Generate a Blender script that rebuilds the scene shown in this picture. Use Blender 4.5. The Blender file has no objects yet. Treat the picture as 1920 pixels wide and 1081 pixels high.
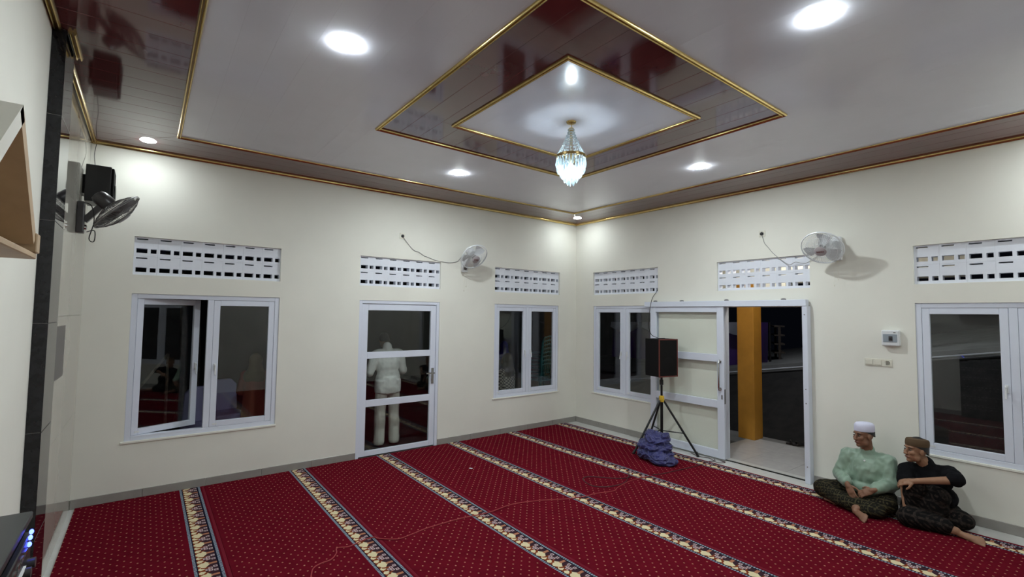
import bpy, bmesh, math, random
from mathutils import Vector, Matrix, noise
R = math.radians
scn = bpy.context.scene
col = scn.collection

# ------------------------------------------------------------------ camera
CAM = Vector((-6.4654, -6.465, 1.9776)); YAW, PITCH, ROLL, FPX = 0.6514, 0.0543, 0.0126, 895.65
fw = Vector((math.sin(YAW)*math.cos(PITCH), math.cos(YAW)*math.cos(PITCH), math.sin(PITCH)))
rt = Vector((math.cos(YAW), -math.sin(YAW), 0)); up = rt.cross(fw)
rt, up = (math.cos(ROLL)*rt + math.sin(ROLL)*up, -math.sin(ROLL)*rt + math.cos(ROLL)*up)
cd = bpy.data.cameras.new('camera'); cam = bpy.data.objects.new('camera', cd); col.objects.link(cam)
cd.sensor_width = 36; cd.sensor_fit = 'HORIZONTAL'; cd.lens = FPX/1920*36; cd.clip_start = .02; cd.clip_end = 300
m = Matrix((rt, up, -fw)).transposed().to_4x4(); m.translation = CAM; cam.matrix_world = m
scn.camera = cam

# ------------------------------------------------------------------ world, exposure, lamp strength
w = bpy.data.worlds.new('night'); scn.world = w; w.use_nodes = True
w.node_tree.nodes['Background'].inputs[0].default_value = (.25, .32, .55, 1)
w.node_tree.nodes['Background'].inputs[1].default_value = .004
vs = scn.view_settings
vs.view_transform = 'Standard'; vs.look = 'None'; vs.exposure = .32; vs.gamma = 1; vs.use_curve_mapping = False
LAMP = 640.0; LAMPC = (.90, .98, 1.0)
BULB = 210.0

RX0, RX1, RY0, RY1, ZC = -7.0, 0.0, -6.95, 0.0, 3.70

# ------------------------------------------------------------------ helpers
def px(x, y, ax, v):
    d = fw + rt*(x-960)/FPX - up*(y-540.5)/FPX
    return CAM + d*((v-CAM[ax])/d[ax])

def basis(n):
    n = Vector(n).normalized(); a = Vector((0, 0, 1)) if abs(n.z) < .9 else Vector((1, 0, 0))
    u = a.cross(n).normalized(); return u, n.cross(u), n

class MB:
    def __init__(s): s.v = []; s.f = []; s.mi = []; s.m = 0
    def add(s, vs_, fs):
        o = len(s.v); s.v += [tuple(p) for p in vs_]
        for f in fs: s.f.append(tuple(i+o for i in f)); s.mi.append(s.m)
        return s
    def box(s, x0, x1, y0, y1, z0, z1):
        x0, x1 = min(x0, x1), max(x0, x1); y0, y1 = min(y0, y1), max(y0, y1); z0, z1 = min(z0, z1), max(z0, z1)
        return s.add([(x0,y0,z0),(x1,y0,z0),(x1,y1,z0),(x0,y1,z0),(x0,y0,z1),(x1,y0,z1),(x1,y1,z1),(x0,y1,z1)],
                     [(0,3,2,1),(4,5,6,7),(0,1,5,4),(1,2,6,5),(2,3,7,6),(3,0,4,7)])
    def obox(s, c, ax, ay, az):           # oriented box: centre and half-axis vectors
        c, ax, ay, az = map(Vector, (c, ax, ay, az))
        P = [c+ax*i+ay*j+az*k for k in (-1, 1) for i, j in ((-1,-1),(1,-1),(1,1),(-1,1))]
        return s.add(P, [(0,3,2,1),(4,5,6,7),(0,1,5,4),(1,2,6,5),(2,3,7,6),(3,0,4,7)])
    def cyl(s, p0, p1, r0, r1=None, n=16, cap=True):
        r1 = r0 if r1 is None else r1; p0, p1 = Vector(p0), Vector(p1); u, v, _ = basis(p1-p0)
        P = [p0+(u*math.cos(t)+v*math.sin(t))*r0 for t in [2*math.pi*i/n for i in range(n)]]
        P += [p1+(u*math.cos(t)+v*math.sin(t))*r1 for t in [2*math.pi*i/n for i in range(n)]]
        F = [(i, (i+1) % n, n+(i+1) % n, n+i) for i in range(n)]
        if cap: F += [tuple(range(n))[::-1], tuple(range(n, 2*n))]
        return s.add(P, F)
    def tube(s, pts, r, n=8, closed=False):
        pts = [Vector(p) for p in pts]; k = len(pts); P = []; u = None
        rs = r if isinstance(r, (list, tuple)) else [r]*k
        for i, p in enumerate(pts):
            a = pts[i-1] if (i or closed) else p; b = pts[(i+1) % k] if (i < k-1 or closed) else p
            t = (b-a).normalized()
            if u is None: u, _, _ = basis(t)
            u = (u-t*u.dot(t)).normalized(); v = t.cross(u)
            P += [p+(u*math.cos(q)+v*math.sin(q))*rs[i] for q in [2*math.pi*j/n for j in range(n)]]
        F = []
        for i in range(k if closed else k-1):
            a, b = i*n, ((i+1) % k)*n
            F += [(a+j, a+(j+1) % n, b+(j+1) % n, b+j) for j in range(n)]
        if not closed: F += [tuple(range(n))[::-1], tuple(range((k-1)*n, k*n))]
        return s.add(P, F)
    def lathe(s, prof, c=(0,0,0), axis=(0,0,1), n=20, cap=True):   # prof: (radius, height)
        u, v, a = basis(axis); c = Vector(c); P = []
        for r, h in prof: P += [c+a*h+(u*math.cos(t)+v*math.sin(t))*r for t in [2*math.pi*i/n for i in range(n)]]
        F = [(i*n+j, i*n+(j+1) % n, (i+1)*n+(j+1) % n, (i+1)*n+j) for i in range(len(prof)-1) for j in range(n)]
        if cap: F += [tuple(range(n))[::-1], tuple(range((len(prof)-1)*n, len(prof)*n))]
        return s.add(P, F)
    def ell(s, c, r, ax=None, n=14, k=9):  # ellipsoid, radii r along axes ax
        c = Vector(c); ax = ax or ((1,0,0),(0,1,0),(0,0,1)); ax = [Vector(a).normalized() for a in ax]
        if not isinstance(r, (tuple, list)): r = (r, r, r)
        P = [c-ax[2]*r[2]]
        for i in range(1, k):
            t = math.pi*i/k
            for j in range(n):
                q = 2*math.pi*j/n
                P.append(c+ax[0]*r[0]*math.sin(t)*math.cos(q)+ax[1]*r[1]*math.sin(t)*math.sin(q)-ax[2]*r[2]*math.cos(t))
        P.append(c+ax[2]*r[2]); L = len(P)-1
        F = [(0, 1+(j+1) % n, 1+j) for j in range(n)]
        for i in range(k-2):
            a, b = 1+i*n, 1+(i+1)*n
            F += [(a+j, a+(j+1) % n, b+(j+1) % n, b+j) for j in range(n)]
        F += [(L, 1+(k-2)*n+j, 1+(k-2)*n+(j+1) % n) for j in range(n)]
        return s.add(P, F)
    def cap(s, p0, p1, r0, r1=None, n=12):  # tapered capsule
        r1 = r0 if r1 is None else r1; p0, p1 = Vector(p0), Vector(p1); d = (p1-p0)
        if d.length < 1e-6: return s.ell(p0, r0)
        L = d.length; pr = [(r0*math.sin(a), -r0*math.cos(a)) for a in (.05, .4, .8, 1.2, 1.57)]
        pr += [(r1*math.cos(a), L+r1*math.sin(a)) for a in (0, .4, .8, 1.2, 1.52)]
        return s.lathe(pr, p0, d, n)
    def chain(s, pts, rs):
        for a, b, p, q in zip(pts, pts[1:], rs, rs[1:]): s.cap(a, b, p, q)
        return s
    def prism(s, poly, z0, z1, ax=2):      # polygon (convex or simple ngon) extruded along an axis
        def P(a, b, z): return {2: (a, b, z), 1: (a, z, b), 0: (z, a, b)}[ax]
        n = len(poly); vs_ = [P(a, b, z0) for a, b in poly]+[P(a, b, z1) for a, b in poly]
        return s.add(vs_, [tuple(range(n))[::-1], tuple(range(n, 2*n))]+[(i, (i+1) % n, n+(i+1) % n, n+i) for i in range(n)])
    def mesh(s, name, mats, smooth=False, fix=True):
        me = bpy.data.meshes.new(name); me.from_pydata(s.v, [], s.f)
        for mt in (mats if isinstance(mats, (list, tuple)) else [mats]): me.materials.append(mt)
        me.polygons.foreach_set('material_index', s.mi)
        if fix:
            bm = bmesh.new(); bm.from_mesh(me); bmesh.ops.recalc_face_normals(bm, faces=bm.faces); bm.to_mesh(me); bm.free()
        if smooth: smoothen(me)
        return me
    def build(s, name, mats, parent=None, smooth=False, loc=None, rz=None):
        return put(name, s.mesh(name, mats, smooth), parent, loc, rz)

def smoothen(me, ang=38):
    me.polygons.foreach_set('use_smooth', [True]*len(me.polygons))
    try: me.set_sharp_from_angle(angle=R(ang))
    except Exception: pass

def put(name, me, parent=None, loc=None, rz=None):
    o = bpy.data.objects.new(name, me); col.objects.link(o)
    if parent is not None: o.parent = parent
    if loc is not None: o.location = loc
    if rz is not None: o.rotation_euler = (0, 0, rz)
    return o

def tag(o, label, cat=None, group=None, kind=None):
    if label: o['label'] = label
    if cat: o['category'] = cat
    if group: o['group'] = group
    if kind: o['kind'] = kind
    return o

def root(name, loc, label, cat, rz=0, group=None, kind=None):
    o = bpy.data.objects.new(name, None); o.empty_display_size = .1; col.objects.link(o)
    o.location = loc; o.rotation_euler = (0, 0, rz)
    return tag(o, label, cat, group, kind)

def copy_tree(o, parent=None):
    c = o.copy(); col.objects.link(c); c.parent = parent
    for ch in o.children: copy_tree(ch, c)
    return c

def bevel(o, w_, seg=2):
    b = o.modifiers.new('bevel', 'BEVEL'); b.width = w_; b.segments = seg; b.limit_method = 'ANGLE'; b.angle_limit = R(40)
    return o

def voxel(mb, name, mats, parent, size, it=3, disp=None):
    o = mb.build(name, mats, parent)
    r = o.modifiers.new('r', 'REMESH'); r.mode = 'VOXEL'; r.voxel_size = size; r.use_smooth_shade = True
    if it: sm = o.modifiers.new('s', 'SMOOTH'); sm.factor = .5; sm.iterations = it
    dg = bpy.context.evaluated_depsgraph_get()
    me = bpy.data.meshes.new_from_object(o.evaluated_get(dg)); o.modifiers.clear(); o.data = me
    me.materials.clear()
    for mt in (mats if isinstance(mats, (list, tuple)) else [mats]): me.materials.append(mt)
    if disp:
        N = [v.normal.copy() for v in me.vertices]
        for v, n_ in zip(me.vertices, N): v.co += n_*disp(v.co, n_)
    me.polygons.foreach_set('use_smooth', [True]*len(me.polygons))
    return o

# ------------------------------------------------------------------ node maths
class NT:
    def __init__(s, name):
        s.mat = bpy.data.materials.new(name); s.mat.use_nodes = True; s.t = s.mat.node_tree
        s.b = s.t.nodes['Principled BSDF']; s.out = s.t.nodes['Material Output']
    def node(s, k, **kw):
        n = s.t.nodes.new(k)
        for a, b in kw.items(): setattr(n, a, b)
        return n
    def link(s, a, b): s.t.links.new(a, b)
    def val(s, sock, v):
        if isinstance(v, E_): s.link(v.s, sock)
        elif isinstance(v, bpy.types.NodeSocket): s.link(v, sock)
        else: sock.default_value = v
    def math(s, op, a, b=None, c=None):
        n = s.node('ShaderNodeMath', operation=op)
        for i, q in enumerate((a, b, c)):
            if q is not None: s.val(n.inputs[i], q)
        return E_(s, n.outputs[0])
    def coords(s, kind='Object'):
        tc = s.node('ShaderNodeTexCoord'); sp = s.node('ShaderNodeSeparateXYZ'); s.link(tc.outputs[kind], sp.inputs[0])
        s.tc = tc.outputs[kind]
        return [E_(s, o) for o in sp.outputs]
    def mix(s, fac, a, b):
        n = s.node('ShaderNodeMix', data_type='RGBA'); s.val(n.inputs[0], fac)
        for i, q in ((6, a), (7, b)):
            if isinstance(q, (tuple, list)): n.inputs[i].default_value = tuple(q)+(1,)*(4-len(q))
            else: s.link(q, n.inputs[i])
        return n.outputs[2]
    def noise(s, scale, detail=4, vec=None, rough=.55):
        n = s.node('ShaderNodeTexNoise'); n.inputs['Scale'].default_value = scale; n.inputs['Detail'].default_value = detail
        n.inputs['Roughness'].default_value = rough
        if vec is None:
            tc = s.node('ShaderNodeTexCoord'); vec = tc.outputs['Object']
        s.link(vec, n.inputs['Vector']); return E_(s, n.outputs['Fac'])
    def ramp(s, fac, a, b):
        n = s.node('ShaderNodeMapRange'); s.val(n.inputs[0], fac); n.inputs[1].default_value = a; n.inputs[2].default_value = b
        return E_(s, n.outputs[0])
    def color(s, c): s.link(c, s.b.inputs['Base Color'])
    def bump(s, h, dist=.002, strength=.5):
        n = s.node('ShaderNodeBump'); n.inputs['Distance'].default_value = dist; n.inputs['Strength'].default_value = strength
        s.val(n.inputs['Height'], h); s.link(n.outputs[0], s.b.inputs['Normal'])

class E_:
    def __init__(s, nt, sock): s.n = nt; s.s = sock
    def _(s, op, o, rev=False): return s.n.math(op, o, s) if rev else s.n.math(op, s, o)
    def __add__(s, o): return s._('ADD', o)
    def __radd__(s, o): return s._('ADD', o)
    def __sub__(s, o): return s._('SUBTRACT', o)
    def __rsub__(s, o): return s._('SUBTRACT', o, True)
    def __mul__(s, o): return s._('MULTIPLY', o)
    def __rmul__(s, o): return s._('MULTIPLY', o)
    def __truediv__(s, o): return s._('DIVIDE', o)
    def __lt__(s, o): return s._('LESS_THAN', o)
    def __gt__(s, o): return s._('GREATER_THAN', o)
    def __and__(s, o): return s._('MULTIPLY', o)
    def __or__(s, o): return s._('MAXIMUM', o)
    def mod(s, o): return s._('FLOORED_MODULO', o)
    def abs(s): return s.n.math('ABSOLUTE', s)
    def floor(s): return s.n.math('FLOOR', s)
    def sin(s): return s.n.math('SINE', s)
    def sqrt(s): return s.n.math('SQRT', s)

def mat(name, c, rough=.5, metal=0, spec=.5, var=0, vscale=6, bump=0, bscale=60, emit=None, coat=0, sheen=0):
    t = NT(name); b = t.b
    b.inputs['Base Color'].default_value = tuple(c)+(1,); b.inputs['Roughness'].default_value = rough
    b.inputs['Metallic'].default_value = metal; b.inputs['Specular IOR Level'].default_value = spec
    if coat: b.inputs['Coat Weight'].default_value = coat; b.inputs['Coat Roughness'].default_value = .05
    if sheen: b.inputs['Sheen Weight'].default_value = sheen
    if var:
        f = t.ramp(t.noise(vscale, 5), .3, .7)
        t.color(t.mix(f, tuple(q*(1-var) for q in c), tuple(min(1, q*(1+var)) for q in c)))
    if bump: t.bump(t.noise(bscale, 4), .002, bump)
    if emit: b.inputs['Emission Color'].default_value = tuple(emit[0])+(1,); b.inputs['Emission Strength'].default_value = emit[1]
    return t.mat

def glass(name, tint, gain=1.0, rough=0.0, ior=1.5):
    t = NT(name); t.t.nodes.remove(t.b)
    tr = t.node('ShaderNodeBsdfTransparent'); tr.inputs[0].default_value = tuple(tint)+(1,)
    gl = t.node('ShaderNodeBsdfGlossy'); gl.inputs['Roughness'].default_value = rough; gl.inputs[0].default_value = (gain, gain, gain, 1)
    fr = t.node('ShaderNodeFresnel'); ge = t.node('ShaderNodeNewGeometry'); t.val(fr.inputs[0], E_(t, ge.outputs['Backfacing'])*(1/ior-ior)+ior)
    mx = t.node('ShaderNodeMixShader'); t.link(fr.outputs[0], mx.inputs[0]); t.link(tr.outputs[0], mx.inputs[1]); t.link(gl.outputs[0], mx.inputs[2])
    t.link(mx.outputs[0], t.out.inputs[0]); return t.mat

# ------------------------------------------------------------------ materials
PAINT = mat('cream_paint', (.78, .772, .70), .75, spec=.25, var=.025, vscale=1.6, bump=.12, bscale=90)
CLAD = mat('polished_cream_stone', (.55, .53, .46), .025, spec=.6, var=.05, vscale=3)
GRAN = mat('black_granite', (.010, .010, .012), .03, spec=.35, var=.5, vscale=25)
SKIRT = mat('grey_skirting_tile', (.30, .285, .265), .25, var=.06, vscale=8)
TILE = mat('pale_floor_tile', (.62, .62, .60), .12, var=.04, vscale=7)
GROUT = mat('grout', (.30, .29, .28), .8)
PVCW = mat('pale_pvc_plank', (.66, .675, .75), .16, spec=.55, var=.02, vscale=3)
PVCR = mat('maroon_pvc_plank', (.105, .024, .026), .075, spec=.85, var=.10, vscale=4)
SLAB = mat('dark_ceiling_void', (.05, .04, .04), .8)
GOLD = mat('gold_trim', (.58, .43, .18), .24, metal=1, var=.12, vscale=20)
GOLDD = mat('gold_groove', (.16, .09, .03), .35, metal=.7)
WHITE = mat('white_aluminium', (.70, .74, .84), .3, spec=.4)
BLOCKW = mat('white_vent_paint', (.74, .77, .84), .6, spec=.3, bump=.25, bscale=45)
PLASW = mat('white_plastic', (.72, .74, .76), .3)
PLASI = mat('ivory_plastic', (.72, .70, .60), .35)
PLASG = mat('grey_plastic', (.16, .155, .155), .35)
PLASD = mat('dark_grey_plastic', (.055, .052, .054), .3)
CLEAR = mat('smoke_plastic', (.28, .32, .36), .1); BLADE = mat('pale_blade', (.60, .62, .64), .2); BADGE = mat('badge_grey', (.42, .38, .39), .35); MARK = mat('dark_red_print', (.12, .02, .02), .5)
BLACK = mat('black_plastic', (.012, .012, .013), .35)
BLACKM = mat('black_metal', (.015, .015, .016), .3, metal=.4)
BOXB = mat('black_speaker_carpet', (.009, .0085, .009), .85, spec=.12, bump=.3, bscale=240)
GRILL = mat('speaker_grille', (.008, .0075, .007), .75, spec=.15, bump=.4, bscale=400)
REDB = mat('red_brown_edge', (.13, .028, .02), .35)
YELL = mat('yellow_plastic', (.62, .40, .03), .4)
CHROME = mat('brushed_steel', (.62, .62, .62), .2, metal=1)
WIREB = mat('black_cable', (.012, .012, .012), .5)
WIREG = mat('grey_cable', (.33, .33, .32), .5)
WIRER = mat('red_cable', (.33, .03, .035), .5)
WIRED = mat('dark_red_cable', (.05, .006, .01), .5)
GLASS = glass('window_glass', (.95, .97, .97))
GLASSD = glass('door_glass', (.985, .995, .985), ior=1.22)
WIREW = glass('fan_cage_veil', (.80, .82, .84))
def crystal():
    t = NT('crystal'); t.b.inputs['Base Color'].default_value = (.50, .60, .66, 1); t.b.inputs['Roughness'].default_value = .06; t.b.inputs['Specular IOR Level'].default_value = .9
    tr = t.node('ShaderNodeBsdfTransparent'); mx = t.node('ShaderNodeMixShader'); mx.inputs[0].default_value = .5
    t.link(tr.outputs[0], mx.inputs[1]); t.link(t.b.outputs[0], mx.inputs[2]); t.link(mx.outputs[0], t.out.inputs[0]); return t.mat
CRYST = crystal()
LIT = mat('lamp_diffuser', (1, 1, 1), .5, emit=(LAMPC, LAMP))
LITC = mat('corner_lamp_diffuser', (1, 1, 1), .5, emit=(LAMPC, LAMP*.19)); LITV = mat('viewer_corner_lamp_diffuser', (1, 1, 1), .5, emit=(LAMPC, LAMP*.07)); LITR = mat('right_corner_lamp_diffuser', (1, 1, 1), .5, emit=(LAMPC, LAMP*.5))
BULBM = mat('bulb', (1, 1, 1), .5, emit=((.80, .93, 1.0), BULB))
LEDB = mat('blue_led', (.02, .02, .3), .4, emit=((.05, .08, 1), 9))
PAPER = mat('paper', (.8, .8, .78), .8)

def frame_mat():
    return WHITE

def carpet_mat():
    t = NT('prayer_carpet'); x, y, z = t.coords('Object')
    T = x*-1.0                                   # distance from the roll's right seam
    # dots
    cx = T/.042; ci = cx.floor(); fx = (cx-ci-.5)*.042
    fy = ((y/.0985+(ci.mod(2.0))*.5).mod(1.0)-.5)*.0985
    dot = ((fx*fx*1.3+fy*fy).sqrt() < .0072) & (T > .262) & (T < 1.095)
    nz = t.noise(9, 3); fine = t.noise(420, 2)
    red = t.mix(t.ramp(nz, .3, .7), (.108, .0060, .0135), (.138, .0078, .0165))
    red = t.mix(t.ramp(fine, .35, .75)*.35, red, (.070, .0035, .008))
    c = t.mix(dot, red, (.42, .17, .12))
    c = t.mix((T < .024)*.8, c, (.17, .018, .03))
    # patterned band: v runs from the cream side
    v = .228-T; P = .2
    inb = (v > 0.0) & (v < .188)
    p = (y/P).mod(1.0); w_ = (v-.030)/.128
    tri = (p-.5).abs()*2.0
    dark = (.045, .022, .030)
    cream = (.66, .57, .36); brown = (.20, .045, .018); pink = (.52, .40, .40); navy = (.010, .012, .028); blue = (.34, .40, .48)
    k = t.mix(w_ < (.30+tri*tri*.42), dark, cream)
    # curved brown branches cutting into the cream
    q = p+(w_*6.0).sin()*.05
    br = ((q-.28-(w_-.3)*.35).abs() < (.055+(w_*25.0).sin()*.025)) | ((q-.74+(w_-.3)*.30).abs() < .05)
    k = t.mix(br & (w_ > .12) & (w_ < .66), k, brown)
    k = t.mix(((p*3.0).mod(1.0)-.5).abs()*.9+w_*2.2 < .32, k, brown)
    leaf = ((p-.5).abs() < .10-(w_-.32).abs()*.28)
    k = t.mix(leaf, k, brown)
    for (pc, wc) in ((.42, .60), (.60, .60), (.36, .86), (.68, .86), (.51, .44)):
        d = t.math('MAXIMUM', (p-pc).abs()*1.45, (w_-wc).abs())
        k = t.mix(d < .105, k, pink); k = t.mix(d < .055, k, (.13, .07, .10))
    st = (((p-.02).abs() < .05) | ((p-.98).abs() < .04)) & (w_ > .55)
    k = t.mix(st, k, (.40, .17, .10))
    zz = ((y/.022+(v/.011).floor()*.5+v*40.0).mod(1.0) < .5)
    edge = t.mix(zz, navy, blue)
    k = t.mix((v < .020) | (v > .168), k, edge)
    k = t.mix(((v > .020) & (v < .028)) | ((v > .157) & (v < .168)), k, (.010, .010, .022))
    c = t.mix(inb, c, k)
    t.color(c); t.b.inputs['Roughness'].default_value = 1; t.b.inputs['Specular IOR Level'].default_value = 0
    t.bump(fine, .003, .5)
    return t.mat
CARPET = carpet_mat()

# ================================================================== THE SETTING
VENT = [(-6.604, -5.163, 7), (-4.162, -2.912, 6), (-1.892, -.430, 7)]
VENTB = [(-.434, -1.826, 7), (-2.820, -4.026, 6), (-5.027, -6.468, 7)]
Z_WT, Z_WB, Z_VT, Z_VB = 2.15, .60, 2.7616, 2.3514
WA = [(-6.600, -5.161), (-1.892, -.456)]; WB = [(-.439, -1.836), (-5.028, -6.468)]
DA = (-4.156, -2.919); DB = (-2.90, -3.975, 2.12)
TH = .15

def wall_mesh(u0, u1, z0, z1, holes, P):
    """P(u, depth, z) -> point; depth 0 inside face, TH outside"""
    us = sorted({u0, u1, *[h[0] for h in holes], *[h[1] for h in holes]}); zs = sorted({z0, z1, *[h[2] for h in holes], *[h[3] for h in holes]})
    us = [u for u in us if u0 <= u <= u1]; zs = [z for z in zs if z0 <= z <= z1]
    def solid(i, j):
        if i < 0 or j < 0 or i >= len(us)-1 or j >= len(zs)-1: return None
        a, b = (us[i]+us[i+1])/2, (zs[j]+zs[j+1])/2
        return not any(h[0] < a < h[1] and h[2] < b < h[3] for h in holes)
    mb = MB()
    for i in range(len(us)-1):
        for j in range(len(zs)-1):
            if not solid(i, j): continue
            a, b, c, d = us[i], us[i+1], zs[j], zs[j+1]
            mb.add([P(a, 0, c), P(b, 0, c), P(b, 0, d), P(a, 0, d), P(a, TH, c), P(b, TH, c), P(b, TH, d), P(a, TH, d)],
                   [(0,1,2,3), (5,4,7,6)]+[f for f, n in (((0,3,7,4), (i-1, j)), ((1,5,6,2), (i+1, j)), ((0,4,5,1), (i, j-1)), ((3,2,6,7), (i, j+1))) if not solid(*n)])
    return mb

def merged(mb, name, m_, label):
    me = mb.mesh(name, m_, fix=False)
    bm = bmesh.new(); bm.from_mesh(me); bmesh.ops.remove_doubles(bm, verts=bm.verts, dist=1e-5); bmesh.ops.recalc_face_normals(bm, faces=bm.faces); bm.to_mesh(me); bm.free()
    return tag(put(name, me), label, 'wall', kind='structure')

hA = [(a, b, Z_WB, Z_WT) for a, b in WA]+[(a, b, Z_VB, Z_VT) for a, b, _ in VENT]+[(DA[0], DA[1], 0, Z_WT)]
wall_back = merged(wall_mesh(RX0-TH, RX1+TH, 0, ZC+.1, hA, lambda u, d, z: (u, d, z)), 'wall_back', PAINT, 'cream painted wall with hinged glass door and two windows')
hB = [(-a, -b, Z_WB, Z_WT) for a, b in WB]+[(-a, -b, Z_VB, Z_VT) for a, b, _ in VENTB]+[(-DB[0], -DB[1], 0, DB[2])]
wall_right = merged(wall_mesh(0, 7.1, 0, ZC+.1, hB, lambda u, d, z: (d, -u, z)), 'wall_right', PAINT, 'cream painted wall with white sliding door where two men sit')
wall_left = tag(MB().box(RX0-TH, RX0, RY0-TH, 0, 0, ZC+.1).build('wall_left', PAINT), 'cream wall with black granite pilaster at far left', 'wall', kind='structure')
wall_front = tag(MB().box(RX0, RX1, RY0-TH, RY0, 0, ZC+.1).build('wall_front', PAINT), 'cream wall behind the viewer', 'wall', kind='structure')

# polished cladding and the black granite pilaster on the left wall
for i in range(4):
    z0 = [0, .96, 1.92, 2.88][i]; z1 = [.96, 1.92, 2.88, ZC][i]
    for (ya, yb) in ((-2.115, -1.06), (-1.06, 0)):
        MB().box(RX0, RX0+.008, ya+.001, yb-.001, z0+.001, z1-.001).build('stone_panel', CLAD, wall_left)
pil = root('pilaster', (RX0, -2.31, 0), 'narrow black granite pilaster standing out of the left wall', 'pilaster', kind='structure')
for z0, z1 in zip([0, .62, 1.245, 1.89, 2.51, 3.16], [.62, 1.245, 1.89, 2.51, 3.16, ZC]):
    bevel(MB().box(.001, .068, -.19, .19, z0+.0015, z1-.0015).build('granite_block', GRAN, pil), .002)
MB().box(0, .062, -.186, .186, 0, ZC).build('core', GROUT, pil)

# floor
floor = tag(MB().box(RX0-TH, RX1+TH, RY0-TH, RY1+TH, -.06, -.008).build('floor', GROUT), 'pale tiled floor mostly hidden under red carpet', 'floor', kind='structure')
for j in range(12):
    ya = RY1-.585*j; yb = max(ya-.585, RY0)
    if ya <= RY0+.02: break
    for xa, xb in ((RX0, RX0+.6), (-.6, RX1)):
        bevel(MB().box(xa+.002, xb-.001, yb+.0015, ya-.0015, -.012, 0).build('floor_tile', TILE, floor), .001, 1)
MB().box(0, TH, DB[1], DB[0], -.012, 0).build('threshold', TILE, floor)

# skirting tiles
def skirting(name, segs, P, label):
    r = root(name, (0, 0, 0), label, 'baseboard', kind='structure')
    for a, b in segs:
        n = max(1, round((b-a)/.6)); L = (b-a)/n
        for i in range(n):
            q = [P(a+L*i+.0012, 0, 0), P(a+L*(i+1)-.0012, .011, .094)]
            bevel(MB().box(q[0][0], q[1][0], q[0][1], q[1][1], 0, .094).build('skirting_tile', SKIRT, r), .003, 1)
skirting('baseboard_back', [(RX0+.01, DA[0]), (DA[1], 0)], lambda u, d, z: (u, -d, z), 'grey tile skirting along the wall with the hinged door')
skirting('baseboard_right', [(.012, 1.72), (4.03, 6.95)], lambda u, d, z: (-d, -u, z), 'grey tile skirting along the wall behind the two men')
skirting('baseboard_left', [(2.5, 6.95)], lambda u, d, z: (RX0+d, -u, z), 'grey tile skirting along the left wall')

# ------------------------------------------------------------------ ceiling of PVC planks
ceiling = tag(MB().box(RX0-TH, RX1+TH, RY0-TH, RY1+TH, ZC+.012, ZC+.10).build('ceiling', SLAB), 'glossy plank ceiling, pale with maroon border and maroon square ring', 'ceiling', kind='structure')
G0, G1, H0, H1 = -6.285, -.79, -6.19, -.735      # pale field
S0, S1, T0, T1 = -4.82, -2.24, -4.70, -2.20      # maroon square ring
I0, I1, J0, J1 = -4.30, -2.75, -4.21, -2.72      # inner pale square
def clip(poly, a, b, c):                          # keep a*x+b*y <= c
    out = []
    for (p, q) in zip(poly, poly[1:]+poly[:1]):
        dp, dq = a*p[0]+b*p[1]-c, a*q[0]+b*q[1]-c
        if dp <= 0: out.append(p)
        if dp*dq < 0: t = dp/(dp-dq); out.append((p[0]+(q[0]-p[0])*t, p[1]+(q[1]-p[1])*t))
    return out
def plank(poly, m_):
    a = sum(p[0]*q[1]-q[0]*p[1] for p, q in zip(poly, poly[1:]+poly[:1]))/2
    if len(poly) < 3 or abs(a) < 2e-4: return
    o = MB().prism(poly, ZC, ZC+.012).build('ceiling_plank', m_, ceiling)
    if m_ is PVCR: bevel(o, .0016, 1)
def planks_y(x0, x1, y0, y1, m_, hole=None, n=None):   # planks running along y
    n = n or round((x1-x0)/.2); W = (x1-x0)/n; g = .0002
    for i in range(n):
        a, b = x0+W*i+g, x0+W*(i+1)-g
        if hole and b > hole[0] and a < hole[1]:
            ha, hb = max(a, hole[0]), min(b, hole[1])
            for (p, q, r_, s) in ((a, b, y0, hole[2]), (a, b, hole[3], y1)): plank([(p, r_), (q, r_), (q, s), (p, s)], m_)
            if ha-a > .004: plank([(a, hole[2]), (ha, hole[2]), (ha, hole[3]), (a, hole[3])], m_)
            if b-hb > .004: plank([(hb, hole[2]), (b, hole[2]), (b, hole[3]), (hb, hole[3])], m_)
        else: plank([(a, y0), (b, y0), (b, y1), (a, y1)], m_)
planks_y(G0, G1, H0, H1, PVCW, (S0, S1, T0, T1))
planks_y(S0, S1, T0, T1, PVCR, (I0, I1, J0, J1))
planks_y(I0, I1, J0, J1, PVCW)
def band(quad, along):                            # mitred border trapezoid, planks square to the wall
    xs = [p[0] for p in quad]; ys = [p[1] for p in quad]; cx, cy = sum(xs)/4, sum(ys)/4
    lo, hi = (min(ys), max(ys)) if along == 'x' else (min(xs), max(xs))
    n = round((hi-lo)/.2); W = (hi-lo)/n; g = .0002
    for i in range(n):
        a, b = lo+W*i+g, lo+W*(i+1)-g
        poly = [(min(xs), a), (max(xs), a), (max(xs), b), (min(xs), b)] if along == 'x' else [(a, min(ys)), (b, min(ys)), (b, max(ys)), (a, max(ys))]
        for p, q in zip(quad, quad[1:]+quad[:1]):
            A, B = q[1]-p[1], p[0]-q[0]; C = A*p[0]+B*p[1]
            if A*cx+B*cy > C: A, B, C = -A, -B, -C
            poly = clip(poly, A, B, C-.0002*math.hypot(A, B))
            if len(poly) < 3: break
        if len(poly) >= 3: plank(poly, PVCR)
band([(RX0, RY0), (G0, H0), (G0, H1), (RX0, RY1)], 'x')
band([(RX1, RY0), (G1, H0), (G1, H1), (RX1, RY1)], 'y')
band([(RX0, RY1), (G0, H1), (G1, H1), (RX1, RY1)], 'x')
band([(RX0, RY0), (G0, H0), (G1, H0), (RX1, RY0)], 'x')

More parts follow.
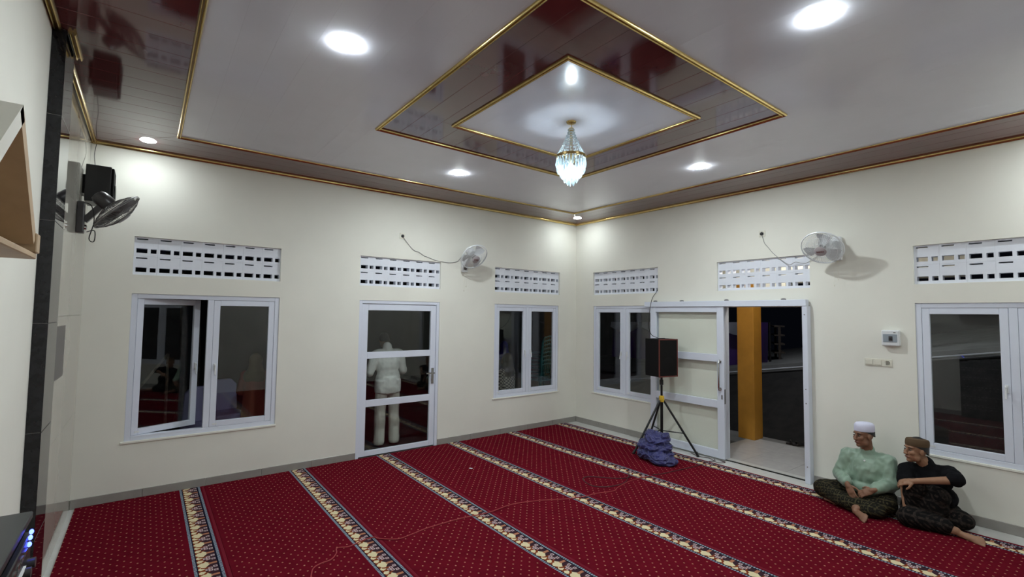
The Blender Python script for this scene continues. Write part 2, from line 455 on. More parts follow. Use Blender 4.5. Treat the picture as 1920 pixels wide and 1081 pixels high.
# gold double-ridge mouldings
def ridge(mb, a, b, off, wid, dep):
    """moulding from a to b in the ceiling plane; off = sideways unit vector, hangs dep below the ceiling"""
    a, b, n = Vector(a), Vector(b), Vector(off)
    prof = [(-.5, 0), (-.5, .25), (-.40, .8), (-.28, 1), (-.16, .8), (-.08, .35), (.08, .35), (.16, .8), (.28, 1), (.40, .8), (.5, .25), (.5, 0)]
    k = len(prof)
    pts = []
    for e, base in ((-1, a), (1, b)):
        for s_, d in prof:
            q = base + n*s_*wid + mb.run*e*(s_*wid*mb.mit[0 if e < 0 else 1]); pts.append((q.x, q.y, ZC-d*dep))
    F = [(i, i+1, k+i+1, k+i) for i in range(k-1)]
    for i, f in enumerate(F):
        mb.m = 1 if i == 5 else 0
        o = len(mb.v) if i == 0 else o
        if i == 0: mb.v += pts
        mb.f.append(tuple(j+o for j in f)); mb.mi.append(mb.m)
    mb.m = 0
    for r_ in (tuple(range(k)), tuple(range(k, 2*k))):
        mb.f.append(tuple(j+o for j in r_)); mb.mi.append(0)
def moulding_rect(name, x0, x1, y0, y1, wid, dep, label):
    r = root(name, (0, 0, 0), label, 'moulding', kind='structure')
    for a, b, off in (((x0, y0, 0), (x1, y0, 0), (0, -1, 0)), ((x1, y0, 0), (x1, y1, 0), (1, 0, 0)), ((x1, y1, 0), (x0, y1, 0), (0, 1, 0)), ((x0, y1, 0), (x0, y0, 0), (-1, 0, 0))):
        mb = MB(); mb.run = (Vector(b)-Vector(a)).normalized(); mb.mit = (1, 1); ridge(mb, a, b, off, wid, dep)
        mb.build('moulding_strip', [GOLD, GOLDD], r, True)
moulding_rect('trim_1', G0, G1, H0, H1,   .038, .018, 'gold moulding between pale field and maroon border')
moulding_rect('trim_2', S0, S1, T0, T1,   .038, .018, 'gold moulding around the maroon square ring')
moulding_rect('trim_3', I0, I1, J0, J1,   .038, .018, 'gold moulding around the small pale square at the chandelier')
cor = root('trim_4', (0, 0, 0), 'gold cornice moulding where walls meet the maroon border', 'moulding', kind='structure')
for a, b, off in (((RX0, -.025, 0), (RX1, -.025, 0), (0, 1, 0)), ((-.025, RY1, 0), (-.025, RY0, 0), (1, 0, 0)), ((RX0, RY0+.025, 0), (RX1, RY0+.025, 0), (0, -1, 0)),
                  ((RX0+.033, 0, 0), (RX0+.033, -2.115, 0), (-1, 0, 0)), ((RX0+.092, -2.115, 0), (RX0+.092, -2.50, 0), (-1, 0, 0)), ((RX0+.025, -2.505, 0), (RX0+.025, RY0, 0), (-1, 0, 0))):
    mb = MB(); mb.run = (Vector(b)-Vector(a)).normalized(); mb.mit = (0, 0); ridge(mb, a, b, off, .04, .024)
    mb.build('moulding_strip', [GOLD, GOLDD], cor, True)

# ------------------------------------------------------------------ carpets
SE = [-6.950, -5.872, -4.757, -3.640, -2.520, -1.392, -.285]
CL = ['along the left wall', 'second from left', 'third, ending at hinged door',
      'fourth from left', 'fifth, below corner window', 'last, beside bare tile strip']
for k in range(6):
    a, b = SE[k], SE[k+1]; Wd = b-a; mb = MB(); y0, y1 = RY0+.02, -.018
    nx, ny = 6, 40
    rnd = random.Random(k)
    for j in range(ny+1):
        for i in range(nx+1):
            yy = y0+(y1-y0)*j/ny; xx = -Wd+.0015+(Wd-.003)*i/nx
            z = .0115+.0018*noise.noise(Vector((xx*2+k*9, yy*1.7, 0)))+(.006 if (i == nx) else 0)*max(0, noise.noise(Vector((k*5, yy*.9, 3))))
            mb.v.append((xx, yy, z))
    n1 = nx+1
    for j in range(ny):
        for i in range(nx): q = j*n1+i; mb.f.append((q, q+1, q+n1+1, q+n1)); mb.mi.append(0)
    o = len(mb.v); edge = [j*n1 for j in range(ny+1)]+[ny*n1+i for i in range(1, n1)]+[j*n1+nx for j in range(ny-1, -1, -1)]+[i for i in range(nx-1, 0, -1)]
    for e in edge: v = mb.v[e]; mb.v.append((v[0], v[1], .0005))
    L = len(edge)
    for i in range(L): mb.f.append((edge[i], edge[(i+1) % L], o+(i+1) % L, o+i)); mb.mi.append(0)
    mb.f.append(tuple(o+i for i in range(L))[::-1]); mb.mi.append(0)
    c = mb.build('carpet_roll', CARPET, loc=(b, 0, 0))
    tag(c, 'dark red dotted prayer carpet with patterned band, '+CL[k], 'carpet', 'prayer carpet rolls')

# ------------------------------------------------------------------ vents of pierced blocks
def block_mesh(W, H):
    holes = [(.10*W, .57*W, .855*H, .925*H), (.10*W, .56*W, .16*H, .40*H), (.70*W, .95*W, .16*H, .39*H)]
    us = sorted({0, W, *[h[0] for h in holes], *[h[1] for h in holes]}); zs = sorted({0, H, *[h[2] for h in holes], *[h[3] for h in holes]})
    mb = MB(); D = .085
    def solid(i, j):
        if i < 0 or j < 0 or i >= len(us)-1 or j >= len(zs)-1: return False
        a, b = (us[i]+us[i+1])/2, (zs[j]+zs[j+1])/2
        return not any(h[0] < a < h[1] and h[2] < b < h[3] for h in holes)
    for i in range(len(us)-1):
        for j in range(len(zs)-1):
            if not solid(i, j): continue
            a, b, c, d = us[i], us[i+1], zs[j], zs[j+1]
            mb.add([(a,0,c),(b,0,c),(b,0,d),(a,0,d),(a,D,c),(b,D,c),(b,D,d),(a,D,d)],
                   [(0,1,2,3),(5,4,7,6)]+[f for f, n in (((0,3,7,4),(i-1,j)),((1,5,6,2),(i+1,j)),((0,4,5,1),(i,j-1)),((3,2,6,7),(i,j+1))) if not solid(*n)])
    me = mb.mesh('vent_block', BLOCKW, fix=False)
    bm = bmesh.new(); bm.from_mesh(me); bmesh.ops.remove_doubles(bm, verts=bm.verts, dist=1e-5); bmesh.ops.recalc_face_normals(bm, faces=bm.faces); bm.to_mesh(me); bm.free()
    return me
def vent(name, loc, rz, W, n, label):
    r = root(name, loc, label, 'vent', rz, 'pierced block vents', 'structure'); H = (Z_VT-Z_VB)/2; me = block_mesh(W/n-.0008, H-.0008)
    for j in range(2):
        for i in range(n): put('vent_block', me, r, (W/n*i+.0004, 0, H*j+.0004))
VL = ['white pierced block vent above the open casement window', 'white pierced block vent above the hinged glass door', 'white pierced block vent left of the room corner',
      'white pierced block vent right of the room corner', 'white pierced block vent above the doorway with a lit porch behind', 'white pierced block vent at far right above the big window']
for k, (a, b, n) in enumerate(VENT): vent('trim_%d' % (5+k), (a, .03, Z_VB), 0, b-a, n, VL[k])
for k, (a, b, n) in enumerate(VENTB): vent('trim_%d' % (8+k), (.03, a, Z_VB), -math.pi/2, a-b, n, VL[3+k])

# ------------------------------------------------------------------ windows
def rect_frame(mb, x0, x1, z0, z1, w_, y0, y1, bot=None):
    bot = bot or w_
    mb.box(x0, x0+w_, y0, y1, z0, z1); mb.box(x1-w_, x1, y0, y1, z0, z1)
    mb.box(x0+w_, x1-w_, y0, y1, z1-w_, z1); mb.box(x0+w_, x1-w_, y0, y1, z0, z0+bot)
def window(name, loc, rz, W, label, open_deg=0):
    H = Z_WT-Z_WB; r = root(name, loc, label, 'window', rz, kind='structure')
    mb = MB(); rect_frame(mb, 0, W, 0, H, .050, .012, .085); mb.box(W/2-.030, W/2+.030, .014, .085, .05, H-.05)
    bevel(mb.build('window_frame', WHITE, r), .003, 1)
    bevel(MB().box(-.03, W+.008, -.014, .012, -.022, .002).build('window_sill', PAINT, r), .004, 1)
    sw = W/2-.030-.050; sh = H-.10
    for side in (0, 1):
        hx = .052 if side == 0 else W-.052; sg = 1 if side == 0 else -1
        s = put('sash', None, r, (hx, .02, .052))
        mb = MB(); a, b = (0, sw-.004) if side == 0 else (-(sw-.004), 0)
        rect_frame(mb, a, b, 0, sh-.004, .062, -.004, .040); me = mb.mesh('sash', WHITE)
        bpy.data.objects.remove(s); s = put('sash', me, r, (hx, .02, .052)); bevel(s, .003, 1)
        MB().box(a+.060, b-.060, .014, .020, .060, sh-.064).build('pane', GLASS, s)
        e = b-.031 if side == 0 else a+.031
        h = MB(); h.box(e-.012, e+.012, -.018, -.004, sh*.47-.04, sh*.47+.04); h.obox((e-.004*sg, -.034, sh*.47-.03), (.008, 0, 0), (0, .006, 0), (0, .01, .062)); h.box(e-.006, e+.006, -.04, -.018, sh*.47+.01, sh*.47+.025)
        bevel(h.build('handle', PLASW, s), .003, 1)
        MB().box(a+.03, a+.075, -.007, -.004, .022, .040).build('hinge_tab', PLASW, s)
        if side == 0 and open_deg: s.rotation_euler = (0, 0, R(open_deg))
window('window_1', (WA[0][0], 0, Z_WB), 0, WA[0][1]-WA[0][0], 'white two-sash window with its left sash swung open, at left', 23)
window('window_2', (WA[1][0], 0, Z_WB), 0, WA[1][1]-WA[1][0], 'white two-sash window between hinged door and room corner')
window('window_3', (0, WB[0][0], Z_WB), -math.pi/2, WB[0][0]-WB[0][1], 'white two-sash window partly behind the sliding door')
window('window_4', (0, WB[1][0], Z_WB), -math.pi/2, WB[1][0]-WB[1][1], 'white two-sash window at far right above the seated man in black')

# hinged door
W = DA[1]-DA[0]
d1 = root('door_1', (DA[0], 0, 0), 'white framed hinged door with three glass panes', 'door', kind='structure')
mb = MB(); mb.box(0, .045, .006, .09, 0, Z_WT); mb.box(W-.045, W, .006, .09, 0, Z_WT); mb.box(.045, W-.045, .006, .09, Z_WT-.045, Z_WT)
bevel(mb.build('door_frame', WHITE, d1), .003, 1)
lf = MB(); x0, x1, t0, t1 = .048, W-.048, .016, Z_WT-.048; st = .085
lf.box(x0, x0+st, .02, .062, t0, t1); lf.box(x1-st, x1, .02, .062, t0, t1)
for a, b in ((t0, .085), (.681, .772), (1.342, 1.432), (2.012, t1)): lf.box(x0+st, x1-st, .02, .062, a, b)
leaf = bevel(lf.build('door_leaf', WHITE, d1), .003, 1)
for a, b in ((.085, .681), (.772, 1.342), (1.432, 2.012)): MB().box(x0+st-.002, x1-st+.002, .038, .044, a-.002, b+.002).build('pane', GLASS, leaf)
h = MB(); h.box(x1-.065, x1-.025, .008, .02, .93, 1.16); h.cyl((x1-.045, .02, 1.09), (x1-.045, -.035, 1.09), .010, n=10); h.box(x1-.165, x1-.035, -.045, -.028, 1.08, 1.10); h.cyl((x1-.045, .01, .99), (x1-.045, .0, .99), .016, n=12)
bevel(h.build('handle', CHROME, leaf), .002, 1)

# sliding door
d2 = root('door_2', (0, -1.74, 0), 'white sliding door with three glass panes pushed aside', 'door', -math.pi/2, kind='structure')
X0, X1 = 0, 1.215
lf = MB()
lf.box(X0, X0+.10, -.085, -.045, .025, 2.125); lf.box(X1-.10, X1, -.085, -.045, .025, 2.125)
ZP = ((.135, .712), (.82, 1.35), (1.455, 2.045))
for a, b in ((.025, .135), (.712, .82), (1.35, 1.455), (2.045, 2.125)): lf.box(X0+.10, X1-.10, -.085, -.045, a, b)
leaf = bevel(lf.build('door_leaf', WHITE, d2), .003, 1)
for a, b in ZP: MB().box(X0+.098, X1-.098, -.068, -.062, a-.002, b+.002).build('pane', GLASSD, leaf)
h = MB(); hx = X1-.055; h.tube([(hx, -.085, 1.36), (hx, -.115, 1.37), (hx, -.125, 1.34), (hx, -.125, 1.0), (hx, -.115, .97), (hx, -.085, .98)], .012, 10)
for z in (1.36, .98): h.cyl((hx, -.094, z), (hx, -.085, z), .024, n=16)
h.build('pull_handle', CHROME, leaf, True)
h = MB(); h.box(X1-.04, X1-.022, -.089, -.085, .84, .90); h.box(X1-.001, X1+.003, -.08, -.05, .78, .98); h.build('lock', PLASG, leaf)
rl = bevel(MB().box(-.10, 2.275, -.105, -.02, 2.125, 2.205).build('door_rail', WHITE, d2), .004, 1)
for x in (.08, .55, 1.25, 2.0): MB().lathe([(.03, 0), (.03, .012), (.02, .02), (.004, .022)], (x, -.06, 2.205), n=14).build('roller_cap', PLASG, d2, True)
jb = MB(); jb.box(2.225, 2.285, -.10, .05, .0, 2.125); jb = bevel(jb.build('door_jamb', WHITE, d2), .004, 1)
for z in (.20, .95, 1.12, 2.02): MB().cyl((2.255, -.1005, z), (2.255, -.104, z), .007, n=8).build('screw', PLASG, jb)
MB().box(1.16, 2.235, -.012, .014, .0005, .010).build('floor_track', BLACKM, d2)
MB().box(1.12, 1.165, -.002, TH+.002, 0, 2.12).build('door_lining', WHITE, d2)

# ================================================================== LIGHTS
def downlight(x, y, label):
    corner = abs(x+3.5) > 2.5 and abs(y+3.46) > 2.5
    r = root('downlight', (x, y, ZC), label, 'downlight', group='round ceiling downlights')
    MB().lathe([(.067, 0), (.072, -.0005), (.072, -.002), (.067, -.0025)], n=32, cap=False).build('trim_ring', PLASW, r, True)
    MB().lathe([(.0005, -.0095), (.058, -.009), (.065, -.006), (.067, -.001), (.0005, -.001)], n=32, cap=False).build('diffuser', (LITR if x > -1 and y < -6 else LITV if y < -6 else LITC) if corner else LIT, r)
for x, y, l in ((-5.52, -3.44, 'glowing round downlight in pale ceiling at left of the square ring'), (-3.49, -5.42, 'glowing round downlight at top right, nearest the viewer'),
                (-6.53, -.41, 'glowing round downlight in maroon border above the black wall speaker'), (-3.49, -1.46, 'glowing round downlight above the hinged door'),
                (-1.48, -3.46, 'glowing round downlight above the doorway'), (-.47, -.49, 'glowing round downlight in the far corner of the maroon border'),
                (-.45, -6.5, 'downlight in maroon border above the big right window'), (-6.53, -6.5, 'downlight in maroon border above the viewer')):
    downlight(x, y, l)

# chandelier
ch = root('chandelier', (-3.525, -3.45, ZC), 'small gold chandelier with crystal strands hanging in the ceiling centre', 'chandelier')
MB().lathe([(.0, 0), (.045, 0), (.040, -.012), (.012, -.02), (.0, -.02)], n=24).build('canopy', GOLD, ch, True)
MB().tube([(0, 0, -.02), (.006, 0, -.04), (0, 0, -.06)], .004, 6).build('hook', GOLD, ch, True)
MB().lathe([(.010, -.055), (.022, -.058), (.026, -.072), (.022, -.085), (.010, -.088)], n=20).build('top_cap', GOLD, ch, True)
MB().cyl((0, 0, -.08), (0, 0, -.36), .011, n=12).build('stem', GOLD, ch, True)
MB().lathe([(.016, -.30), (.028, -.325), (.03, -.36), (.02, -.385)], n=16).build('socket', GOLD, ch, True)
RG = .128; ZR = -.318
MB().lathe([(RG, ZR-.012), (RG+.005, ZR-.008), (RG+.005, ZR+.012), (RG, ZR+.014), (RG-.003, ZR)], n=40, cap=False).build('ring', GOLD, ch, True)
for k in range(4): a = k*math.pi/2; MB().cyl((.01*math.cos(a), .01*math.sin(a), ZR), (RG*math.cos(a), RG*math.sin(a), ZR), .003, n=6).build('spoke', GOLD, ch)
st = MB()
for i in range(10):
    s = i/9.0; rr = .024+(RG-.026)*s**1.35; zz = -.075+(ZR+.085)*s
    st.ell((rr, 0, zz), (.0075, .0075, .0095), n=6, k=4)
sme = st.mesh('bead_strand', CRYST)
for k in range(16): put('bead_strand', sme, ch, rz=2*math.pi*k/16)
def drop_mesh(L, r_):
    return MB().lathe([(.001, 0), (.005, -.004), (.006, -.012), (.002, -.016), (r_*.5, -.02), (r_, -.02-L*.55), (r_*.6, -.02-L*.85), (.001, -.02-L)], n=7).mesh('crystal_drop', CRYST)
for n, rr, zz, L, r_ in ((26, RG-.002, ZR-.01, .075, .013), (20, RG-.012, ZR-.06, .07, .014), (15, .088, ZR-.095, .075, .015), (10, .055, ZR-.135, .078, .015), (5, .026, ZR-.165, .075, .014)):
    dm = drop_mesh(L, r_)
    for k in range(n): a = 2*math.pi*k/n+rr*40; put('crystal_drop', dm, ch, (rr*math.cos(a), rr*math.sin(a), zz), a)
MB().ell((0, 0, -.425), (.032, .032, .042), n=16, k=10).build('bulb', BULBM, ch, True)

# ================================================================== WALL THINGS
def fan(name, loc, rz, tilt, label, dark=False, cords=True, arm=.20, cz=.08, cx=0):
    """local frame: Y points out of the wall into the room, Z up"""
    BM = PLASD if dark else PLASW; GM = PLASG if dark else PLASW
    r = root(name, loc, label, 'fan', rz, 'wall fans')
    b = MB(); b.prism([(-.045, -.14), (.045, -.14), (.055, .0), (.045, .14), (-.045, .14), (-.055, 0)], 0, .055, 1)
    bevel(b.build('wall_mount', BM, r), .01, 2)
    MB().lathe([(.026, 0), (.024, .014), (.012, .018), (.001, .018)], (0, .055, -.085), (0, 1, 0), 16).build('speed_knob', PLASG if not dark else CHROME, r, True)
    c = Vector((cx, .10+arm, cz)); n = Vector((0, math.cos(R(tilt)), -math.sin(R(tilt)))); u, v, _ = Vector((1, 0, 0)), n.cross(Vector((1, 0, 0))), n
    a0, a1 = Vector((0, .05, -.03)), c-n*.15-Vector((0, 0, .06))
    MB().obox((a0+a1)/2, (.024, 0, 0), (a1-a0)*.5, (Vector((1, 0, 0)).cross(a1-a0)).normalized()*.024).build('arm', BM, r)
    hs = MB(); hs.lathe([(.02, -.02), (.05, -.012), (.066, .02), (.068, .10), (.055, .125), (.02, .13)], c-n*.19, n, 20); hs.obox(c-n*.15-Vector((0, 0, .055)), (.02, 0, 0), (0, .025, 0), (0, 0, .03))
    hs.build('motor_housing', BM, r, True)
    CR = .215
    def ring(mb, rad, off, rr, k=40): mb.tube([c+n*off+(u*math.cos(q)+v*math.sin(q))*rad for q in [2*math.pi*i/k for i in range(k)]], rr, 5, True)
    for nm, dep in (('rear_guard', -.075), ('front_guard', .075)):
        g = MB(); ring(g, CR, -.006 if dep < 0 else .006, .0055)
        for f in (.45, .75): ring(g, CR*f, dep*(1-f**2.4*.9), .002)
        for i in range(60):
            q = 2*math.pi*i/60; d = u*math.cos(q)+v*math.sin(q)
            g.tube([c+d*(CR*f)+n*(dep*(1-f**2.4*.92)) for f in (.2, .5, .8, 1.0)], .0015, 3)
        g.build(nm, GM, r)
    K = 5 if dark else 3
    for i in range(K):
        bl = MB()
        q0 = 2*math.pi*i/K; P = []
        for j, (rr, wd) in enumerate(((.035, .25), (.09, .42), (.15, .50), (.19, .40))):
            for s in (-1, 0, 1):
                q = q0+s*wd+.25*rr/.19; d = u*math.cos(q)+v*math.sin(q); P.append(c+d*rr+n*(s*-.024))
        o = len(bl.v)
        for off in (0, .0025): bl.v += [tuple(p+n*off) for p in P]
        for j in range(3):
            for s in (0, 1):
                A = j*3+s
                bl.f += [(o+A, o+A+1, o+A+4, o+A+3), (o+12+A+3, o+12+A+4, o+12+A+1, o+12+A)]; bl.mi += [0, 0]
        bl.build('blade', PLASG if dark else BLADE, r, True)
    MB().lathe([(.001, .03), (.036, .03), (.040, .0), (.036, -.02), (.001, -.02)], c, n, 20).build('hub', PLASG, r, True)
    bdg = MB().lathe([(.062, .068), (.062, .076), (.056, .081), (.001, .083)], c, n, 28).build('badge', BADGE if not dark else PLASG, r, True)
    if not dark:
        pm = MB()
        for i, hh in enumerate((.010, .008, .010, .008, .010, .008)): pm.obox(c+n*.0835+u*(-.032+.0128*i)*-1, u*.004, v*hh, n*.0006)
        tag(pm.build('printed_mark', MARK, bdg), None, None, None, 'stuff')
    if cords:
        for x, L in ((-.014, .24), (.024, .31)):
            cc = MB(); cc.tube([(x, .06, -.12), (x, .062, -.12-L)], .0012, 4); cc.ell((x, .062, -.12-L-.006), (.006, .006, .011), n=8, k=5)
            cc.build('pull_cord', PLASI, r, True)
    return r
fan('wall_fan', (-2.505, 0, 2.775), math.pi, 41, 'white wall fan beside the vent above the hinged door')
fan('wall_fan', (0, -4.335, 2.80), math.pi/2, 41, 'white wall fan above the doorway with two hanging pull cords', cz=-.01, cx=.06)
fan('wall_fan', (RX0+.008, -.83, 2.785), -math.pi/2, 44, 'dark grey wall fan on the left wall under the black speaker', True, False, .17)

def wires(name, pts_list, r_, m_, label, cat='cable'):
    rr = None
    for pts in pts_list:
        mb = MB(); P = [Vector(p) for p in pts]; Q = []
        for i in range(len(P)-1):
            a, b, c_, d = P[max(0, i-1)], P[i], P[i+1], P[min(len(P)-1, i+2)]
            for k in range(5):
                t = k/5; Q.append(.5*((2*b)+(c_-a)*t+(2*a-5*b+4*c_-d)*t*t+(3*b-a-3*c_+d)*t**3))
        Q.append(P[-1]); mb.tube(Q, r_, 6)
        o = mb.build(name, m_, smooth=True); tag(o, label, cat)
    return o
wires('power_cord', [[(-3.556, -.018, 3.089), (-3.43, -.008, 2.954), (-3.36, -.008, 2.90), (-3.295, -.008, 2.887), (-3.20, -.008, 2.835), (-3.163, -.008, 2.828), (-3.027, -.008, 2.789), (-2.908, -.008, 2.773), (-2.748, -.008, 2.769), (-2.624, -.008, 2.80), (-2.57, -.008, 2.86), (-2.55, -.02, 2.85)]], .004, WIREG, 'grey cord running from wall socket to fan above the hinged door')
wires('power_cord', [[(-.018, -3.466, 3.075), (-.008, -3.492, 2.965), (-.008, -3.54, 2.90), (-.008, -3.605, 2.813), (-.008, -3.702, 2.721), (-.008, -3.797, 2.652), (-.010, -3.87, 2.68), (-.012, -3.983, 2.655), (-.012, -4.10, 2.72), (-.012, -4.22, 2.80), (-.03, -4.29, 2.82)]], .004, WIREG, 'grey cord running from wall socket to fan above the doorway')
wires('speaker_wire', [[(RX0+.05, -.03, ZC-.03), (RX0+.04, -.05, 3.55), (RX0+.055, -.12, 3.42), (RX0+.05, -.3, 3.30)]], .003, WIREB, 'thin black wire from ceiling corner down to black wall speaker')
wires('fan_cord', [[(RX0+.06, -.95, 2.90), (RX0+.11, -.93, 2.88), (RX0+.13, -.90, 2.75), (RX0+.10, -.86, 2.60), (RX0+.13, -.80, 2.585), (RX0+.13, -.80, 2.68), (RX0+.08, -.84, 2.66)]], .004, WIREB, 'looped black cord at the mount of the dark grey fan')

def socket(loc, rz, label):
    r = root('wall_socket', loc, label, 'socket', rz, 'single wall sockets')
    bevel(MB().box(-.04, .04, 0, .010, -.04, .04).build('plate', PLASI, r), .003, 2)
    MB().lathe([(.026, .010), (.026, .012), (.020, .012), (.020, .004), (.001, .004)], (0, 0, 0), (0, 1, 0), 20).build('recess', PLASG, r, True)
    MB().lathe([(.016, .004), (.018, .03), (.012, .036), (.001, .036)], (0, 0, 0), (0, 1, 0), 14).build('plug', BLACK, r, True)
socket((-3.556, 0, 3.095), math.pi, 'small ivory socket with black plug above the hinged door')
socket((0, -3.462, 3.09), math.pi/2, 'small ivory socket with black plug above the doorway')
r = root('socket_strip', (0, -4.697, 1.50), 'ivory strip of two switches and one socket below the breaker box', 'switch', math.pi/2)
bevel(MB().box(-.125, .125, 0, .012, -.040, .040).build('plate', PLASI, r), .004, 2)
for x in (.083, .0): bevel(MB().box(x-.034, x+.034, .012, .018, -.028, .028).build('rocker', PLASI, r), .003, 1)
MB().lathe([(.030, .012), (.030, .015), (.024, .015), (.024, .004), (.001, .004)], (-.083, 0, 0), (0, 1, 0), 20).build('socket_recess', PLASI, r, True)
for z in (-.009, .009): MB().cyl((-.083, .003, z), (-.083, .0055, z), .003, n=8).build('socket_hole', BLACK, r)
r = root('breaker_box', (0, -4.824, 1.775), 'small white breaker box with smoked window on the wall between the men and doorway', 'breaker box', math.pi/2)
bevel(MB().box(-.078, .078, 0, .065, -.085, .085).build('case', PLASW, r), .012, 3)
bevel(MB().box(-.062, .062, .064, .070, -.045, .042).build('cover', CLEAR, r), .003, 1)
MB().box(-.022, .010, .070, .076, -.03, .02).build('breaker', PLASD, r)
MB().box(-.018, .006, .076, .084, -.016, .0).build('breaker_lever', BLACK, r)
MB().box(-.05, -.03, .0645, .067, .055, .065).build('badge', PLASG, r)

# black speaker on the left wall
r = root('wall_speaker', (RX0+.008, -.30, 2.98), 'black box speaker mounted high in the left back corner', 'speaker')
MB().box(0, .03, -.22, -.05, .08, .26).build('bracket', BLACKM, r)
bevel(MB().box(.02, .205, -.30, 0, 0, .345).build('cabinet', BLACK, r), .006, 2)
bevel(MB().box(.205, .225, -.29, -.01, .01, .335).build('grille', GRILL, r), .008, 2)
MB().lathe([(.075, 0), (.085, .006), (.08, .01), (.03, .002), (.001, .004)], (.225, -.15, .12), (1, 0, 0), 24).build('woofer', BLACK, r, True)
# grey board beside the pilaster
bevel(tag(MB().box(RX0+.008, RX0+.016, -2.10, -1.18, 1.442, 1.845).build('notice_board', mat('grey_board', (.20, .19, .175), .5)), 'plain grey board fixed on the polished left wall', 'board'), .002, 1)
# gable-shaped ornament over the niche on the cream left wall
r = root('mihrab_canopy', (RX0, -4.495, 0), 'tan pointed gable canopy projecting from the cream left wall', 'canopy')
TAN = mat('tan_board', (.50, .36, .22), .5, var=.1, vscale=8)
XF = .22; out = [(-.50, 2.20), (0, 2.575), (.375, 2.20)]
def board(p, q, t, name):
    p, q = Vector((0, *p)), Vector((0, *q)); d = (q-p).normalized(); n = Vector((0, -d.z, d.y)); n = n if n.z < 0 else -n
    P = [p, q, q+n*t, p+n*t]
    MB().add([(x, v.y, v.z) for x in (0, XF) for v in P], [(0,1,2,3), (7,6,5,4), (0,4,5,1), (1,5,6,2), (2,6,7,3), (3,7,4,0)]).build(name, PAINT if name == 'near_slope' else TAN, r)
board((-.50, 2.20), (0, 2.575), .05, 'near_slope'); board((0, 2.575), (.325, 2.225), .045, 'far_slope')
bevel(MB().box(0, XF, -.55, .355, 2.148, 2.168).build('base_ledge', TAN, r), .003, 1)
bevel(MB().box(0, XF+.006, .31, .365, 2.168, 2.235).build('end_block', TAN, r), .003, 1)
MB().prism([(-.36, 2.27), (.26, 2.27), (0, 2.52)], .004, .02, 0).build('back_panel', mat('taupe_board', (.28, .23, .19), .7), r)

# audio rack at lower left
r = root('audio_rack', (RX0, -4.20, .015), 'black audio rack with blue glowing controls at lower left', 'audio rack')
MB().box(.012, .245, -.72, 0, 0, 1.262).build('cabinet', BLACKM, r)
bevel(MB().box(.005, .26, -.735, .012, 1.262, 1.285).build('top_panel', mat('rack_top', (.03, .033, .034), .35), r), .003, 1)
for k in range(6):
    z0 = .10+.19*k
    u_ = bevel(MB().box(.245, .262, -.71, -.01, z0, z0+.175).build('front_unit', BLACK, r), .003, 1)
    for j in range(9): MB().cyl((.262, -.06-.075*j, z0+.09), (.282, -.06-.075*j, z0+.09), .016, n=12).build('knob', PLASD, u_, True)
    for j in range(12): MB().box(.262, .265, -.05-.055*j-.015, -.05-.055*j+.015, z0+.135, z0+.15).build('button', CHROME if k == 5 else PLASG, u_)
for y, z in ((-.045, 1.235), (-.060, 1.222), (-.072, 1.205)): MB().ell((.266, y, z), (.006, .008, .008), n=8, k=6).build('blue_lamp', LEDB, r, True)
MB().box(.262, .268, -.30, -.12, 1.150, 1.158).build('light_strip', PAPER, r)

# ================================================================== FLOOR THINGS
r = root('speaker_stand', (-.36, -2.14, 0), 'black tripod speaker stand with yellow collar before the sliding door', 'speaker stand')
MB().cyl((0, 0, .12), (0, 0, .80), .021, n=14).build('lower_pole', BLACKM, r, True)
MB().cyl((0, 0, .75), (0, 0, 1.098), .0165, n=14).build('upper_pole', BLACKM, r, True)
c = MB(); c.lathe([(.021, .715), (.038, .72), (.038, .80), (.022, .81)], n=16); c.cyl((0, 0, .76), (-.05, -.045, .76), .013, n=10); c.build('collar', YELL, r, True)
MB().lathe([(.016, .965), (.027, .97), (.027, 1.04), (.016, 1.045)], n=14).build('top_clamp', BLACK, r, True)
for a, g in ((292, .001), (60, .001), (165, .0125)):
    d = Vector((math.cos(R(a)), math.sin(R(a)), 0))
    lg = MB(); lg.cyl(d*.03+Vector((0, 0, .74)), d*.49+Vector((0, 0, .03)), .0155, n=10); lg = lg.build('leg', BLACKM, r, True)
    MB().cyl(d*.475+Vector((0, 0, .060)), d*.500+Vector((0, 0, g+.010)), .020, .018, n=12).cyl(d*.500+Vector((0, 0, g)), d*.500+Vector((0, 0, g+.022)), .021, n=12).build('rubber_foot', BLACK, lg, True)
    MB().cyl(d*.02+Vector((0, 0, .30)), d*.315+Vector((0, 0, .30)), .008, n=8).build('brace', BLACKM, r, True)
r = root('pa_speaker', (-.36, -2.14, 1.10), 'black box speaker with red-brown edges standing on the tripod', 'speaker', math.atan2(-.239, .971))
w2, d2_, H = .172, .155, .545
bevel(MB().box(-w2, w2, -d2_+.012, d2_, 0, H).build('cabinet', BOXB, r), .004, 2)
MB().box(-w2+.016, w2-.016, -d2_+.004, -d2_+.013, .016, H-.016).build('grille', GRILL, r)
e = MB(); rect_frame(e, -w2-.002, w2+.002, -.002, H+.002, .016, -d2_, -d2_+.016); bevel(e.build('edge_frame', REDB, r), .003, 1)
MB().box(-.05, .05, -.02, .02, H, H+.012).build('top_handle', BLACK, r)
MB().lathe([(.10, 0), (.112, -.003), (.10, -.006), (.03, -.003), (.001, -.004)], (0, -d2_+.006, .17), (0, 1, 0), 28).build('woofer', GRILL, r, True)

